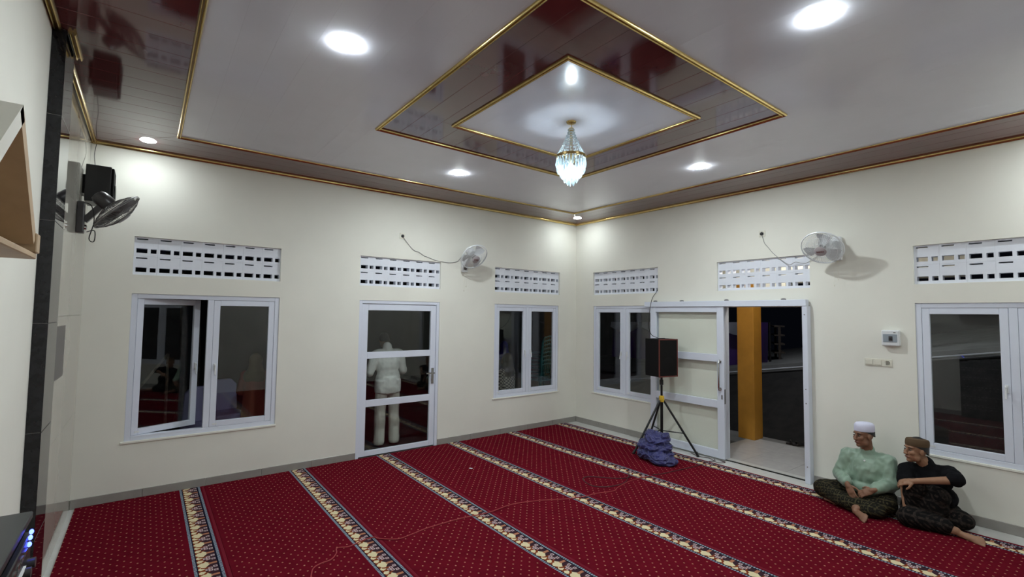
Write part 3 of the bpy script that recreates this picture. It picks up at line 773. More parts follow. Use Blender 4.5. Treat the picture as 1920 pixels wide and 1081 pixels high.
# crumpled blue sack
BLUE = NT('blue_nylon'); BLUE.color(BLUE.mix(BLUE.ramp(BLUE.noise(7, 4), .3, .7), (.012, .012, .085), (.034, .038, .17))); BLUE.b.inputs['Roughness'].default_value = .42; BLUE.b.inputs['Sheen Weight'].default_value = .2; BLUE = BLUE.mat
bg = MB()
bg.ell((0, 0, .075), (.21, .24, .085), n=20, k=12); bg.ell((.02, .02, .165), (.19, .235, .075), n=20, k=12); bg.ell((.03, -.02, .245), (.15, .17, .075), n=20, k=12)
bg.ell((.05, .09, .29), (.10, .10, .06)); bg.ell((.04, -.12, .26), (.09, .07, .085)); bg.ell((-.12, -.16, .06), (.12, .13, .07)); bg.ell((-.05, -.27, .04), (.10, .09, .045))
def bagd(p, n_):
    q = Vector((p.x*5, p.y*5, p.z*16))
    w1 = Vector((p.x*8+1.5*noise.noise(p*6), p.y*8+p.z*9, p.z*24+2*noise.noise(p*5))); w2_ = Vector((p.x*20+p.z*8, p.y*24+4, p.z*40))
    f1 = max(0, 1-2.4*abs(noise.noise(w1)))**1.6; f2 = max(0, 1-2.4*abs(noise.noise(w2_)))**1.5
    return .016*noise.noise(q)+.020*f1+.009*f2-.012
b_ = voxel(bg, 'blue_sack', BLUE, None, .006, 2, bagd); b_.location = (-.81, -2.35, .0145); b_.scale = (1.06, 1.05, 1.08)
for v in b_.data.vertices: v.co.z = max(v.co.z, 0)
tag(b_, 'crumpled shiny blue nylon bundle at the foot of the speaker stand', 'bundle')

wires('floor_cable', [[(-5.423, -2.70, .016), (-5.37, -2.56, .016), (-5.30, -2.515, .016), (-5.217, -2.50, .016), (-5.15, -2.42, .016), (-5.12, -2.34, .016), (-5.029, -2.372, .016), (-4.90, -2.33, .016), (-4.80, -2.34, .02), (-4.779, -2.387, .02), (-4.649, -2.482, .016), (-4.52, -2.475, .016), (-4.346, -2.443, .016), (-4.062, -2.438, .016), (-3.894, -2.455, .016), (-3.668, -2.493, .02), (-3.374, -2.457, .016), (-3.084, -2.542, .016), (-2.822, -2.674, .016), (-2.58, -2.755, .02), (-2.451, -2.752, .016), (-2.219, -2.818, .016), (-2.065, -2.765, .016), (-1.765, -2.716, .016), (-1.45, -2.75, .018)]], .0045, WIRER, 'thin red cable snaking across the red carpet')
wires('floor_cable', [[(-1.40, -2.74, .02), (-1.276, -2.78, .016), (-.95, -2.82, .016), (-.573, -2.861, .016), (-.30, -2.84, .012), (-.173, -2.857, .005), (-.09, -2.80, .005)], ], .005, WIRED, 'dark cable running over the carpet to the doorway')
wires('cable_loop', [[(-1.55, -2.50, .016), (-1.72, -2.62, .016), (-1.92, -2.72, .016), (-2.166, -2.693, .016), (-2.291, -2.562, .016), (-2.221, -2.349, .016), (-2.088, -2.328, .016), (-1.93, -2.50, .016), (-1.80, -2.624, .022), (-1.66, -2.62, .016)]], .005, WIRED, 'dark red cable coiled in a loop on the carpet')
wires('floor_cable', [[(-.10, -2.45, .005), (-.16, -2.62, .006), (-.12, -2.75, .006), (-.22, -2.92, .006), (-.12, -2.98, .006), (-.10, -2.90, .006)]], .004, WIRED, 'dark cable lying on the bare tiles by the sliding door')
wires('hanging_cable', [[(.02, -1.80, 2.40), (-.03, -1.815, 2.36), (-.10, -1.79, 2.26), (-.13, -1.77, 2.10), (-.20, -1.79, 1.85), (-.28, -1.90, 1.70), (-.33, -2.05, 1.655)]], .005, WIREB, 'black cable hanging from block vent to speaker on tripod')
tag(MB().box(-.012, .012, -.02, .02, 0, .004).build('paper_scrap', PAPER, loc=(px(883, 878, 2, .012)[0], px(883, 878, 2, .012)[1], .0135), rz=.5), 'tiny white scrap lying on the red carpet', 'scrap')
# ================================================================== PEOPLE
def skin(c): return mat('skin', c, .5, spec=.35, var=.06, vscale=30)
SK1 = skin((.23, .115, .07)); SK2 = skin((.30, .16, .095)); SKD = skin((.20, .11, .07))
HAIR = mat('black_hair', (.012, .010, .010), .5); EYEW = mat('eye_white', (.17, .14, .12), .8, spec=.1); EYEB = mat('iris', (.01, .008, .007), .2); LIP = mat('lips', (.22, .085, .065), .45)  # eye white colour is darkened to look shaded

class Head:
    def __init__(s, c, f, u=(0, 0, 1), k=1.0):
        s.c = Vector(c); s.u = Vector(u).normalized(); s.f = Vector(f); s.f = (s.f-s.u*s.f.dot(s.u)).normalized(); s.l = s.u.cross(s.f); s.k = k
    def p(s, f, l, u): return s.c+(s.f*f+s.l*l+s.u*u)*s.k
    def e(s, mb, f, l, u, rf, rl, ru): mb.ell(s.p(f, l, u), (rf*s.k, rl*s.k, ru*s.k), (s.f, s.l, s.u), 14, 10)
    def flesh(s, mb, neck):
        s.e(mb, -.012, 0, .035, .096, .076, .098); s.e(mb, .022, 0, -.045, .068, .060, .072); s.e(mb, .060, 0, -.098, .026, .026, .022)
        s.e(mb, .066, 0, .034, .028, .056, .022)
        for q in (-1, 1):
            s.e(mb, .062, q*.036, -.020, .028, .024, .026); s.e(mb, -.004, q*.079, -.004, .020, .010, .034); s.e(mb, .020, q*.048, -.070, .03, .02, .03)
            s.e(mb, .100, q*.012, -.036, .010, .010, .009)
        mb.cap(s.p(.084, 0, .014), s.p(.106, 0, -.032), .010*s.k, .014*s.k)
        s.e(mb, .082, 0, -.066, .014, .026, .014)
        mb.cap(s.p(-.022, 0, -.05), neck, .056*s.k, .060*s.k)
    def face(s, par):
        for q in (-1, 1):
            w_ = MB(); s.e(w_, .081, q*.033, .006, .009, .014, .0065); eye = w_.build('eye', EYEW, par, True)
            i_ = MB(); s.e(i_, .0868, q*.033, .006, .0045, .0064, .0060); i_.build('iris', EYEB, eye, True)
            b_ = MB(); b_.tube([s.p(.088, q*.014, .026), s.p(.091, q*.032, .033), s.p(.076, q*.054, .026)], [.003, .0042, .002], 6); b_.build('eyebrow', HAIR, par, True)
        m_ = MB(); m_.tube([s.p(.083, -.026, -.066), s.p(.095, -.010, -.062), s.p(.096, 0, -.064), s.p(.095, .010, -.062), s.p(.083, .026, -.066)], [.003, .0055, .005, .0055, .003], 6); m_.build('mouth', LIP, par, True)
    def shell(s, prof, sf=1.12, sl=.93, off=-.012, n=28):
        mb = MB(); P = []
        for r_, h_ in prof: P += [s.p(off+r_*sf*math.cos(t), r_*sl*math.sin(t), h_) for t in [2*math.pi*i/n for i in range(n)]]
        F = [(i*n+j, i*n+(j+1) % n, (i+1)*n+(j+1) % n, (i+1)*n+j) for i in range(len(prof)-1) for j in range(n)]
        return mb.add(P, F+[tuple(range(n))[::-1], tuple(range((len(prof)-1)*n, len(prof)*n))])
    def hair(s, par, low=-.05):
        mb = MB(); n, k = 24, 10; P = []
        for i in range(k+1):
            t = math.pi*.5*i/k
            for j in range(n):
                q = 2*math.pi*j/n; back = (1-math.cos(q))/2
                h_ = .035+.106*math.cos(t) if i < k else .035+(low*1.6*back+.035*(1-back))
                P.append(s.p(-.014+.103*math.sin(t)*math.cos(q), .083*math.sin(t)*math.sin(q), h_))
        F = [(i*n+j, i*n+(j+1) % n, (i+1)*n+(j+1) % n, (i+1)*n+j) for i in range(k) for j in range(n)]
        return mb.add(P, F).build('hair', HAIR, par, True)

def hand(mb, wr, d, nrm, th, curl=.5, k=1.0):
    """d: towards the fingers, nrm: back of the hand, th: thumb side"""
    wr, d, nrm = Vector(wr), Vector(d).normalized(), Vector(nrm); nrm = (nrm-d*nrm.dot(d)).normalized(); sd = d.cross(nrm); sd = sd if sd.dot(Vector(th)) > 0 else -sd
    mb.ell(wr+d*.045*k, (.056*k, .040*k, .017*k), (d, sd, nrm), 12, 8); mb.ell(wr+d*.072*k, (.028*k, .042*k, .015*k), (d, sd, nrm), 12, 8)
    mb.cap(wr-d*.02, wr+d*.02, .026*k, .026*k)
    for i, (o, L) in enumerate(((.030, .92), (.010, 1.0), (-.010, .94), (-.029, .76))):
        p = wr+d*(.088 if i else .085)*k+sd*o*k; a = curl*.45; r_ = .0092*k
        for sl, inc in ((.038, curl), (.025, curl*1.1), (.019, curl*.7)):
            dr = d*math.cos(a)-nrm*math.sin(a)+sd*(o*.8); q = p+dr*sl*L*k; mb.cap(p, q, r_, r_*.93, 8); p = q; r_ *= .93; a += inc
    p = wr+d*.028*k+sd*.034*k; q = p+(d*.62+sd*.62-nrm*.35)*.036*k; t_ = q+(d*.85+sd*.20-nrm*.45)*.034*k
    mb.cap(p, q, .0125*k, .0105*k, 8); mb.cap(q, t_, .0105*k, .009*k, 8)

def foot(mb, heel, toe, upn=(0, 0, 1), k=1.0):
    h_, t_ = Vector(heel), Vector(toe); d = (t_-h_).normalized(); upn = Vector(upn); upn = (upn-d*upn.dot(d)).normalized(); sd = d.cross(upn); L = (t_-h_).length
    mb.ell(h_+d*.03, (.042*k, .030*k, .032*k), (d, sd, upn)); mb.ell(h_+d*L*.45, (L*.42, .034*k, .026*k), (d, sd, upn)); mb.ell(h_+d*L*.72, (.045*k, .044*k, .020*k), (d, sd, upn))
    for o, r_, ex in ((.030, .0125, 1.0), (.011, .0092, 1.0), (-.005, .0088, .97), (-.019, .0082, .93), (-.032, .0078, .88)):
        mb.cap(h_+d*L*.78+sd*o*k, h_+d*(L*ex-.008)+sd*o*1.1*k, r_*k, r_*.9*k, 8)

def folds(a1, f1, a2, f2, seed=0, zs=1.0):
    def f(p, n_):
        q = Vector((p.x*f1+seed, p.y*f1, p.z*f1*zs)); v = Vector((p.x*f2, p.y*f2+seed, p.z*f2*zs))
        return a1*(1-2*abs(noise.noise(q)))*.5+a2*noise.noise(v)
    return f
def lift(o, z):
    for v in o.data.vertices: v.co.z = max(v.co.z, z)
    return o

# --- man in the green shirt
O = Vector((-.36, -4.68, .013)); L = lambda x, y, z: (x-O.x, y-O.y, z-O.z)
P1 = root('person', O, 'man in pale green shirt, patterned sarong and white cap sitting cross-legged', 'person')
hd = Head(L(-.385, -4.655, .745), (-.80, .50, -.10), (.03, .02, 1), .96)
NB = L(-.325, -4.665, .575)
bd = MB(); hd.flesh(bd, NB)
bd.ell(L(-.30, -4.672, .42), (.10, .15, .16)); bd.ell(L(-.27, -4.68, .20), (.11, .16, .14)); bd.cap(L(-.31, -4.52, .515), L(-.31, -4.82, .525), .05)
for sh, el, wr in (((-.315, -4.485, .505), (-.37, -4.425, .285), (-.575, -4.555, .262)), ((-.315, -4.845, .515), (-.38, -4.885, .305), (-.575, -4.785, .268))):
    bd.chain([L(*sh), L(*el), L(*wr)], [.045, .036, .026])
hand(bd, L(-.590, -4.565, .255), (-.30, -.45, -.75), (-.75, .30, .3), (-.3, -.9, .2), .35)
hand(bd, L(-.590, -4.785, .262), (-.28, .80, -.45), (-.72, -.1, .65), (-.2, .1, .9), .55)
for hp, kn, an in (((-.27, -4.58, .12), (-.49, -4.30, .115), (-.70, -4.675, .075)), ((-.27, -4.78, .12), (-.50, -4.865, .115), (-.64, -4.50, .07))):
    bd.chain([L(*hp), L(*kn), L(*an)], [.08, .055, .036])
foot(bd, L(-.715, -4.655, .055), L(-.855, -4.805, .040), (-.55, .5, .62)); foot(bd, L(-.62, -4.47, .05), L(-.52, -4.33, .04), (-.3, 0, .95))
lift(voxel(bd, 'body', SK1, P1, .0055, 2), 0); hd.face(P1); hd.hair(P1, -.03)
hd.shell([(.089, .052), (.091, .060), (.091, .105), (.086, .128), (.070, .143), (.04, .150), (.002, .152)]).build('cap', mat('white_cap', (.66, .67, .82), .8, bump=.3, bscale=300), P1, True)
GREEN = mat('green_satin', (.235, .335, .255), .38, spec=.5, var=.05, vscale=12, sheen=.2)
sh = MB()
sh.ell(L(-.29, -4.685, .235), (.175, .205, .115)); sh.ell(L(-.305, -4.68, .34), (.145, .18, .13)); sh.ell(L(-.31, -4.67, .45), (.125, .185, .13))
sh.cap(L(-.315, -4.515, .510), L(-.315, -4.825, .520), .066); sh.cap(L(-.32, -4.668, .53), L(-.328, -4.664, .602), .082, .061)
for q, el, wr in (((-.315, -4.490, .500), (-.375, -4.425, .290), (-.555, -4.542, .270)), ((-.315, -4.838, .510), (-.385, -4.882, .308), (-.555, -4.795, .275))):
    sh.chain([L(*q), L(*el), L(*wr)], [.075, .066, .050])
sh.ell(L(-.40, -4.68, .215), (.09, .17, .07)); sh.ell(L(-.318, -4.678, .36), (.150, .188, .20)); sh.chain([L(-.33, -4.52, .40), L(-.36, -4.50, .28)], [.07, .07]); sh.chain([L(-.33, -4.83, .40), L(-.36, -4.85, .28)], [.07, .07])
so = voxel(sh, 'shirt', GREEN, P1, .008, 9, folds(.014, 13, .006, 30, 2, .6))
for z, x in ((.50, -.437), (.42, -.452), (.34, -.457)): MB().lathe([(.008, 0), (.008, .004), (.001, .005)], L(x, -4.672, z), (-1, 0, .1), 12).build('button', PLASW, so, True)
def sarong(name, c0, c1, sc):
    t = NT(name); x, y, z = t.coords('Object')
    u = (x+y*1.1)*sc; v = (y-z*1.3+x*.2)*sc
    dx = ((u+v).mod(1.0)-.5).abs(); dy = ((u-v).mod(1.0)-.5).abs()
    k = ((dx < .12) | (dy < .12)) | ((dx+dy) > .80)
    k = k*t.ramp(t.noise(40, 3), .35, .6)
    t.color(t.mix(k, c0, c1)); t.b.inputs['Roughness'].default_value = .85; t.b.inputs['Specular IOR Level'].default_value = .15; return t.mat
SAR1 = sarong('olive_batik', (.009, .008, .006), (.062, .052, .025), 11.0)
sa = MB()
sa.ell(L(-.27, -4.68, .125), (.17, .215, .11)); sa.ell(L(-.49, -4.61, .080), (.22, .30, .068), n=20, k=12)
sa.chain([L(-.28, -4.58, .125), L(-.49, -4.30, .125), L(-.665, -4.615, .085)], [.11, .092, .060])
sa.chain([L(-.28, -4.78, .125), L(-.50, -4.865, .125), L(-.66, -4.62, .080)], [.11, .092, .062])
sa.ell(L(-.62, -4.78, .08), (.12, .12, .075))
lift(voxel(sa, 'sarong', SAR1, P1, .009, 3, folds(.010, 8, .004, 24, 7)), .0)

# --- man in black
O = Vector((-.36, -5.20, .013))
P2 = root('person', O, 'man in black shirt, dark sarong and brown cap sitting with one knee raised', 'person')
hd = Head(L(-.385, -5.085, .690), (-.74, .62, -.02), (.06, -.04, 1), .96)
NB = L(-.315, -5.150, .545)
bd = MB(); hd.flesh(bd, NB)
bd.ell(L(-.28, -5.17, .40), (.095, .145, .16)); bd.ell(L(-.25, -5.20, .20), (.11, .15, .13)); bd.cap(L(-.33, -5.01, .49), L(-.29, -5.29, .515), .05)
bd.chain([L(-.29, -5.32, .505), L(-.44, -5.395, .500), L(-.575, -5.13, .445)], [.046, .040, .027])
hand(bd, L(-.582, -5.115, .440), (-.05, .9, -.30), (-.55, .1, .8), (-.8, .2, -.2), .45)
bd.chain([L(-.345, -5.000, .48), L(-.50, -5.015, .36), L(-.550, -5.035, .165)], [.046, .038, .027])
hand(bd, L(-.553, -5.038, .150), (-.15, -.1, -.95), (-.3, .9, .1), (-.9, -.2, 0), .35)
bd.chain([L(-.27, -5.12, .13), L(-.53, -5.085, .385), L(-.455, -5.05, .075)], [.08, .056, .036]); foot(bd, L(-.44, -5.05, .035), L(-.60, -5.02, .030))
bd.chain([L(-.27, -5.26, .12), L(-.60, -5.06, .085), L(-.525, -5.385, .062)], [.08, .056, .037]); foot(bd, L(-.515, -5.39, .045), L(-.555, -5.59, .035), (-.7, 0, .7))
lift(voxel(bd, 'body', SK2, P2, .0055, 2), 0); hd.face(P2); hd.hair(P2, -.045)
hd.shell([(.087, .050), (.092, .052), (.094, .075), (.092, .104), (.084, .118), (.062, .124), (.035, .128), (.002, .129)], 1.14, .92).build('cap', mat('brown_cap', (.085, .050, .022), .85, bump=.4, bscale=260), P2, True)
BLK = mat('black_shirt_cloth', (.0055, .0055, .007), .9, spec=.12, var=.2, vscale=10)
sh = MB()
sh.ell(L(-.27, -5.19, .26), (.15, .18, .13)); sh.ell(L(-.29, -5.165, .42), (.13, .175, .14)); sh.cap(L(-.335, -5.01, .485), L(-.295, -5.29, .51), .066); sh.cap(L(-.31, -5.155, .51), L(-.318, -5.146, .575), .08, .060)
sh.chain([L(-.295, -5.31, .505), L(-.435, -5.385, .500), L(-.450, -5.362, .495)], [.080, .064, .056]); sh.chain([L(-.345, -5.005, .475), L(-.455, -5.010, .395)], [.076, .066])
voxel(sh, 'shirt', BLK, P2, .008, 8, folds(.013, 13, .005, 30, 5, .6))
SAR2 = sarong('dark_batik', (.004, .0035, .0035), (.034, .025, .021), 7.0)
sa = MB()
sa.ell(L(-.26, -5.20, .13), (.17, .20, .115)); sa.chain([L(-.28, -5.12, .14), L(-.52, -5.095, .375), L(-.475, -5.055, .13)], [.115, .082, .085])
sa.chain([L(-.28, -5.26, .13), L(-.60, -5.06, .095), L(-.535, -5.30, .080)], [.115, .088, .072]); sa.ell(L(-.40, -5.17, .20), (.16, .15, .18)); sa.ell(L(-.30, -5.35, .10), (.14, .13, .09)); sa.ell(L(-.42, -5.24, .30), (.10, .10, .10))
lift(voxel(sa, 'sarong', SAR2, P2, .009, 3, folds(.012, 8, .005, 22, 11)), .0)

# ================================================================== OUTSIDE
SOIL = mat('dark_soil', (.013, .011, .010), .95, var=.5, vscale=5, bump=.6, bscale=12)
CONC = mat('grey_concrete', (.22, .21, .20), .85, var=.15, vscale=4)
ROAD = mat('grey_road', (.14, .135, .13), .85, var=.2, vscale=3)
tag(MB().box(-16, 22, .16, 16, -.30, -.05).build('ground_back', SOIL), 'dark yard ground behind the hinged door wall', 'ground', kind='structure')
bank = MB(); zl = lambda y: .24+.172*(1.93-y)
ys = [-16+i for i in range(33)]
for i in range(32):
    a, b = ys[i], ys[i+1]
    bank.add([(.16, a, -.22), (2.6, a, -.22), (2.6, b, -.22), (.16, b, -.22)], [(0, 1, 2, 3)])
    za, zb = max(zl(a), -.2), max(zl(b), -.2)
    bank.add([(2.6, a, -.22), (5.0, a, za-.05), (5.0, b, zb-.05), (2.6, b, -.22)], [(0, 1, 2, 3)])
tag(bank.build('ground_bank', SOIL), 'dark earth bank rising from the porch to the road', 'ground', kind='structure')
rd = MB()
for i in range(32):
    a, b = ys[i], ys[i+1]; za, zb = max(zl(a), -.2), max(zl(b), -.2)
    rd.add([(5.0, a, za-.05), (5.12, a, za+.10), (11, a, za+.50), (11, b, zb+.50), (5.12, b, zb+.10), (5.0, b, zb-.05)], [(0, 1, 4, 5), (1, 2, 3, 4)])
tag(rd.build('road', ROAD), 'sloping grey road beyond the porch', 'road', kind='structure')
pp = MB(); pp.tube([(4.95, y, zl(y)) for y in (3.0, 0, -3, -6, -9)], .022, 8)
tag(pp.build('white_pipe', mat('white_pipe_paint', (.75, .76, .8), .4), smooth=True), 'long thin white pipe along the road edge', 'pipe')

# porch
pf = root('porch_floor', (0, 0, 0), 'pale tiled porch floor outside the open doorway', 'porch floor', kind='structure')
MB().box(.15, 1.70, -4.75, -2.44, -.22, -.043).build('porch_base', CONC, pf)
for i in range(3):
    for j in range(4):
        a = .15+.5167*i; b = -2.44-.5775*j
        bevel(MB().box(a+.0015, a+.5152, b-.576, b-.0015, -.043, -.030).build('porch_tile', mat('porch_tile', (.50, .49, .49), .2, var=.05, vscale=9) if i+j == 0 else bpy.data.materials['porch_tile'], pf), .001, 1)
tag(MB().box(1.71, 2.45, -7, -1.2, -.215, -.16).build('path', CONC), 'grey concrete strip around the porch', 'path', kind='structure')
pl = root('porch_pillar', (1.665, -2.447, -.03), 'square orange porch pillar outside the open doorway', 'pillar')
ORG = mat('orange_paint', (.50, .235, .03), .6, var=.08, vscale=6)
bevel(MB().box(-.138, .138, -.138, .138, 0, 2.56).build('shaft', ORG, pl), .004, 1)
MB().box(-.155, .155, -.155, .155, 2.28, 2.56).build('capital', ORG, pl)
pr = root('porch_roof', (0, 0, 0), 'cream porch beam and slab above the pillar', 'porch roof', kind='structure')
MB().box(1.53, 1.80, -5.2, -1.7, 2.53, 3.0).build('beam', PAINT, pr); MB().box(1.52, 1.79, -3.10, -1.7, 2.42, 2.53).build('beam_haunch', PAINT, pr); MB().box(.15, 2.1, -5.2, -2.1, 3.0, 3.1).build('slab', PAINT, pr)
lm = root('porch_lamp', (.75, -3.45, 3.0), 'small round porch ceiling lamp outside the doorway', 'lamp')
MB().lathe([(.06, 0), (.06, -.03), (.03, -.045)], n=20).build('base', PLASW, lm, True)
MB().ell((0, 0, -.085), (.035, .035, .045), n=14, k=9).build('bulb', mat('porch_bulb', (1, 1, 1), .5, emit=((1, .93, .82), 420)), lm, True)
SHOE = mat('dark_sandal', (.025, .018, .016), .6)
for k, (qx, qy, rz, lb) in enumerate(((1490, 832, .5, 'dark sandal on the concrete strip, left of the pair'), (1501, 834, .9, 'dark sandal on the concrete strip, right of the pair'))):
    p = px(qx, qy, 2, -.15); r = root('sandal', (p.x, p.y, -.16), lb, 'sandal', rz, 'sandals by the porch')
    MB().prism([(-.045, -.12), (-.02, -.135), (.03, -.13), (.045, -.10), (.035, 0), (.05, .08), (.03, .125), (-.02, .13), (-.05, .08), (-.038, 0)], 0, .025).build('sole', SHOE, r)
    MB().tube([(-.048, .04, .02), (-.03, .06, .06), (.03, .06, .06), (.048, .04, .02)], .012, 8).build('strap', SHOE, r, True)

# purple drapery by the road
PUR = mat('purple_satin', (.055, .012, .16), .4, sheen=.3); WSAT = mat('white_satin', (.62, .62, .74), .35)
def cloth(name, p0, p1, drop, m_, parent, amp=.05, n=40, k=10, sag=0, freq=9, thick=.012):
    mb = MB(); p0, p1 = Vector(p0), Vector(p1); d = p1-p0; nr = Vector((d.y, -d.x, 0)).normalized()
    for side in (0, 1):
        for i in range(n+1):
            s = i/n
            for j in range(k+1):
                t = j/k; q = p0+d*s+Vector((0, 0, -drop*t*(1+.0*s)-sag*math.sin(math.pi*s)*(t if sag > 0 else 1)))+nr*(amp*math.sin(s*freq*6.28+t*1.5)*(.3+.7*t)+side*thick); mb.v.append(tuple(q))
    o2 = (n+1)*(k+1)
    for i in range(n):
        for j in range(k):
            a = i*(k+1)+j; mb.f += [(a, a+1, a+k+2, a+k+1), (o2+a+k+1, o2+a+k+2, o2+a+1, o2+a)]; mb.mi += [0, 0]
    return mb.build(name, m_, parent, True)
A, B = px(1150, 603, 0, 6.0), px(1440, 604, 0, 6.0); Ab, Bb = px(1150, 668, 0, 6.0), px(1440, 668, 0, 6.0)
r = root('draped_stall', (6.0, B.y, Bb.z), 'purple draped stall with white swags beyond the windows', 'stall'); o_ = Vector(r.location)
cloth('skirt', A-o_, B-o_, A.z-Ab.z, PUR, r, .06, 90, 8)
for i in range(4):
    a = A+(B-A)*(i/4); b = A+(B-A)*((i+.9)/4); off = Vector((-.10, 0, 0))
    cloth('swag', a-o_+off, b-o_+off, .16, WSAT, r, .03, 20, 6, .18, 2)
for i in range(5):
    a = A+(B-A)*(i/4)-o_; MB().cyl((a.x+.08, a.y, -1.0), (a.x+.08, a.y, a.z), .03, n=8).build('post', BLACKM, r)
# dark wooden rack on the road
c = px(1458, 660, 0, 7.0); r = root('wooden_rack', c, 'dark wooden slatted rack seen through the open doorway', 'rack', R(-60)); WD = mat('dark_wood', (.05, .035, .025), .8, var=.3, vscale=10)
for y in (-.42, .42): MB().box(-.03, .03, y-.03, y+.03, -.3, .72).build('post', WD, r)
for z in (.0, .22, .45, .68): MB().box(-.12, .12, -.46, .46, z, z+.035).build('shelf', WD, r)

# plastic chairs
def chair(name, loc, rz, m_, label, group):
    r = root(name, loc, label, 'chair', rz, group)
    bevel(MB().box(-.21, .21, -.20, .22, .42, .445).build('seat', m_, r), .01, 1)
    bk = MB(); bk.tube([(-.20, .20, .44), (-.215, .26, .70), (-.17, .285, .82), (0, .29, .85), (.17, .285, .82), (.215, .26, .70), (.20, .20, .44)], .018, 6); bk = bk.build('backrest', m_, r, True)
    for i in range(5): MB().cyl((-.12+.06*i, .21, .45), (-.12+.06*i, .285, .835), .011, n=6).build('spindle', m_, bk)
    for x, y in ((-.2, -.19), (.2, -.19), (-.2, .21), (.2, .21)): MB().cyl((x*1.1, y*1.08, 0), (x*.95, y, .43), .02, n=8).build('leg', m_, r)
    return r
TEAL = mat('teal_plastic', (.02, .24, .26), .4); CBLU = mat('blue_plastic', (.02, .04, .42), .4)
for s, qx in enumerate((1012, 1040)):
    p = px(qx, 690, 1, 2.6); c0 = None
    for k in range(8):
        lb = 'teal plastic chair, %s of the %s stack behind the corner window' % (('lowest', 'second from bottom', 'third from bottom', 'fourth from bottom', 'fourth from top', 'third from top', 'second from top', 'topmost')[k], ('left', 'right')[s])
        if c0 is None: c0 = chair('plastic_chair', (p.x, p.y, -.05), R(180), TEAL, lb, 'stacked teal chairs, %s stack' % ('left', 'right')[s])
        else: cc = copy_tree(c0); cc['label'] = lb; cc.location = (p.x, p.y-.012*k, -.05+.095*k)
p = px(1145, 745, 0, .85); chair('plastic_chair', (.85, p.y, -.22), R(70), CBLU, 'blue plastic chair outside the window behind the sliding door', 'blue chairs outside')

# trees and poles behind the back wall
BARK = mat('pale_bark', (.16, .14, .11), .9, var=.3, vscale=12, bump=.5, bscale=30); LEAF = mat('dark_leaf', (.02, .05, .018), .7)
random.seed(4)
def tree(x, y, h, r0, lean, label):
    r = root('tree', (x, y, -.05), label, 'tree', group='trees behind the building')
    pts = [(lean*h*t+.06*math.sin(5*t+x), .05*math.sin(4*t+y), h*t) for t in [i/6 for i in range(7)]]
    MB().tube(pts, [r0*(1-.55*i/6) for i in range(7)], 9).build('trunk', BARK, r, True)
    lf = MB()
    for i in range(260):
        a, e, q = random.uniform(0, 6.28), random.uniform(-1, 1), random.random()**.5*.6; c = Vector((pts[-1][0]+q*math.cos(a)*(1-abs(e)*.4), q*math.sin(a), h+e*.8)); u = Vector((random.uniform(-1, 1), random.uniform(-1, 1), random.uniform(-1, 1))).normalized(); u, v, n_ = basis(u)
        lf.add([c-u*.12, c+v*.04+n_*.01, c+u*.12, c-v*.04+n_*.01], [(0, 1, 2, 3)])
    tag(lf.build('foliage', LEAF, r), None, None, None, 'stuff')
tree(-6.05, 2.6, 3.4, .07, .02, 'tall pale trunk seen through the open casement sash'); tree(-5.75, 4.3, 3.6, .05, .03, 'thinner pale trunk beside it behind the casement window')
tree(-4.1, 3.0, 3.2, .06, -.18, 'slanting pale trunk behind the right casement pane'); tree(-.6, 4.6, 3.8, .10, .0, 'thick trunk behind the corner window')
tag(MB().cyl((-6.75, 1.8, .55), (-6.2, 2.0, 1.35), .018, n=8).cyl((-6.2, 2.0, 1.35), (-6.19, 2.0, -.05), .018, n=8).build('wooden_prop', BARK, smooth=True), 'thin slanted wooden prop outside the open window', 'prop')
tag(MB().box(-14, 12, 8.0, 8.2, -.1, 3.2).build('wall_yard', mat('dark_yard_wall', (.05, .05, .05), .9, var=.3, vscale=2)), 'dark boundary wall far across the yard', 'wall', kind='structure')
COVER = mat('lilac_chair_cover', (.40, .38, .62), .7)
for k, (qx, qy, yy, lb) in enumerate(((374, 800, 1.5, 'lilac covered chair seen in the gap of the open sash'), (425, 790, 2.2, 'lilac covered chair behind the right casement pane'))):
    p = px(qx, qy, 1, yy); r = root('covered_chair', (p.x, yy, -.05), lb, 'chair', .2*k, 'covered chairs in the yard')
    bevel(MB().prism([(-.22, -.22), (.22, -.22), (.22, .24), (-.22, .24)], 0, .46).build('seat_cover', COVER, r), .03, 2)
    bevel(MB().prism([(-.20, .46), (.20, .46), (.18, .86), (.10, .95), (-.10, .95), (-.18, .86)], .16, .25, 1).build('back_cover', COVER, r), .02, 2)

# people outdoors
SUIT = mat('white_suit_cloth', (.72, .72, .67), .8, var=.06, vscale=20)
O = Vector((-3.455, .62, -.05)); L = lambda x, y, z: (x, y, z)
P3 = root('person', O, 'person in white suit standing with back turned behind the hinged glass door', 'person')
bd = MB(); hd = Head((0, .19, 1.585), (0, .8, -.6), (0, .5, .85), .95); hd.flesh(bd, (0, .06, 1.46))
bd.ell((0, .03, 1.25), (.15, .10, .24)); bd.ell((0, .0, .95), (.14, .10, .16))
for q in (-1, 1):
    bd.chain([(q*.10, 0, .92), (q*.115, .01, .50), (q*.12, -.01, .10)], [.075, .052, .038]); foot(bd, (q*.12, -.05, .045), (q*.14, .19, .035))
    bd.chain([(q*.18, .03, 1.38), (q*.27, .07, 1.12), (q*.17, .30, 1.12)], [.05, .04, .028]); hand(bd, (q*.165, .31, 1.12), (-q*.4, .9, .1), (0, -.1, 1), (-q, 0, .2), .5)
voxel(bd, 'body', SKD, P3, .009, 2); hd.hair(P3, -.07); hd.face(P3)
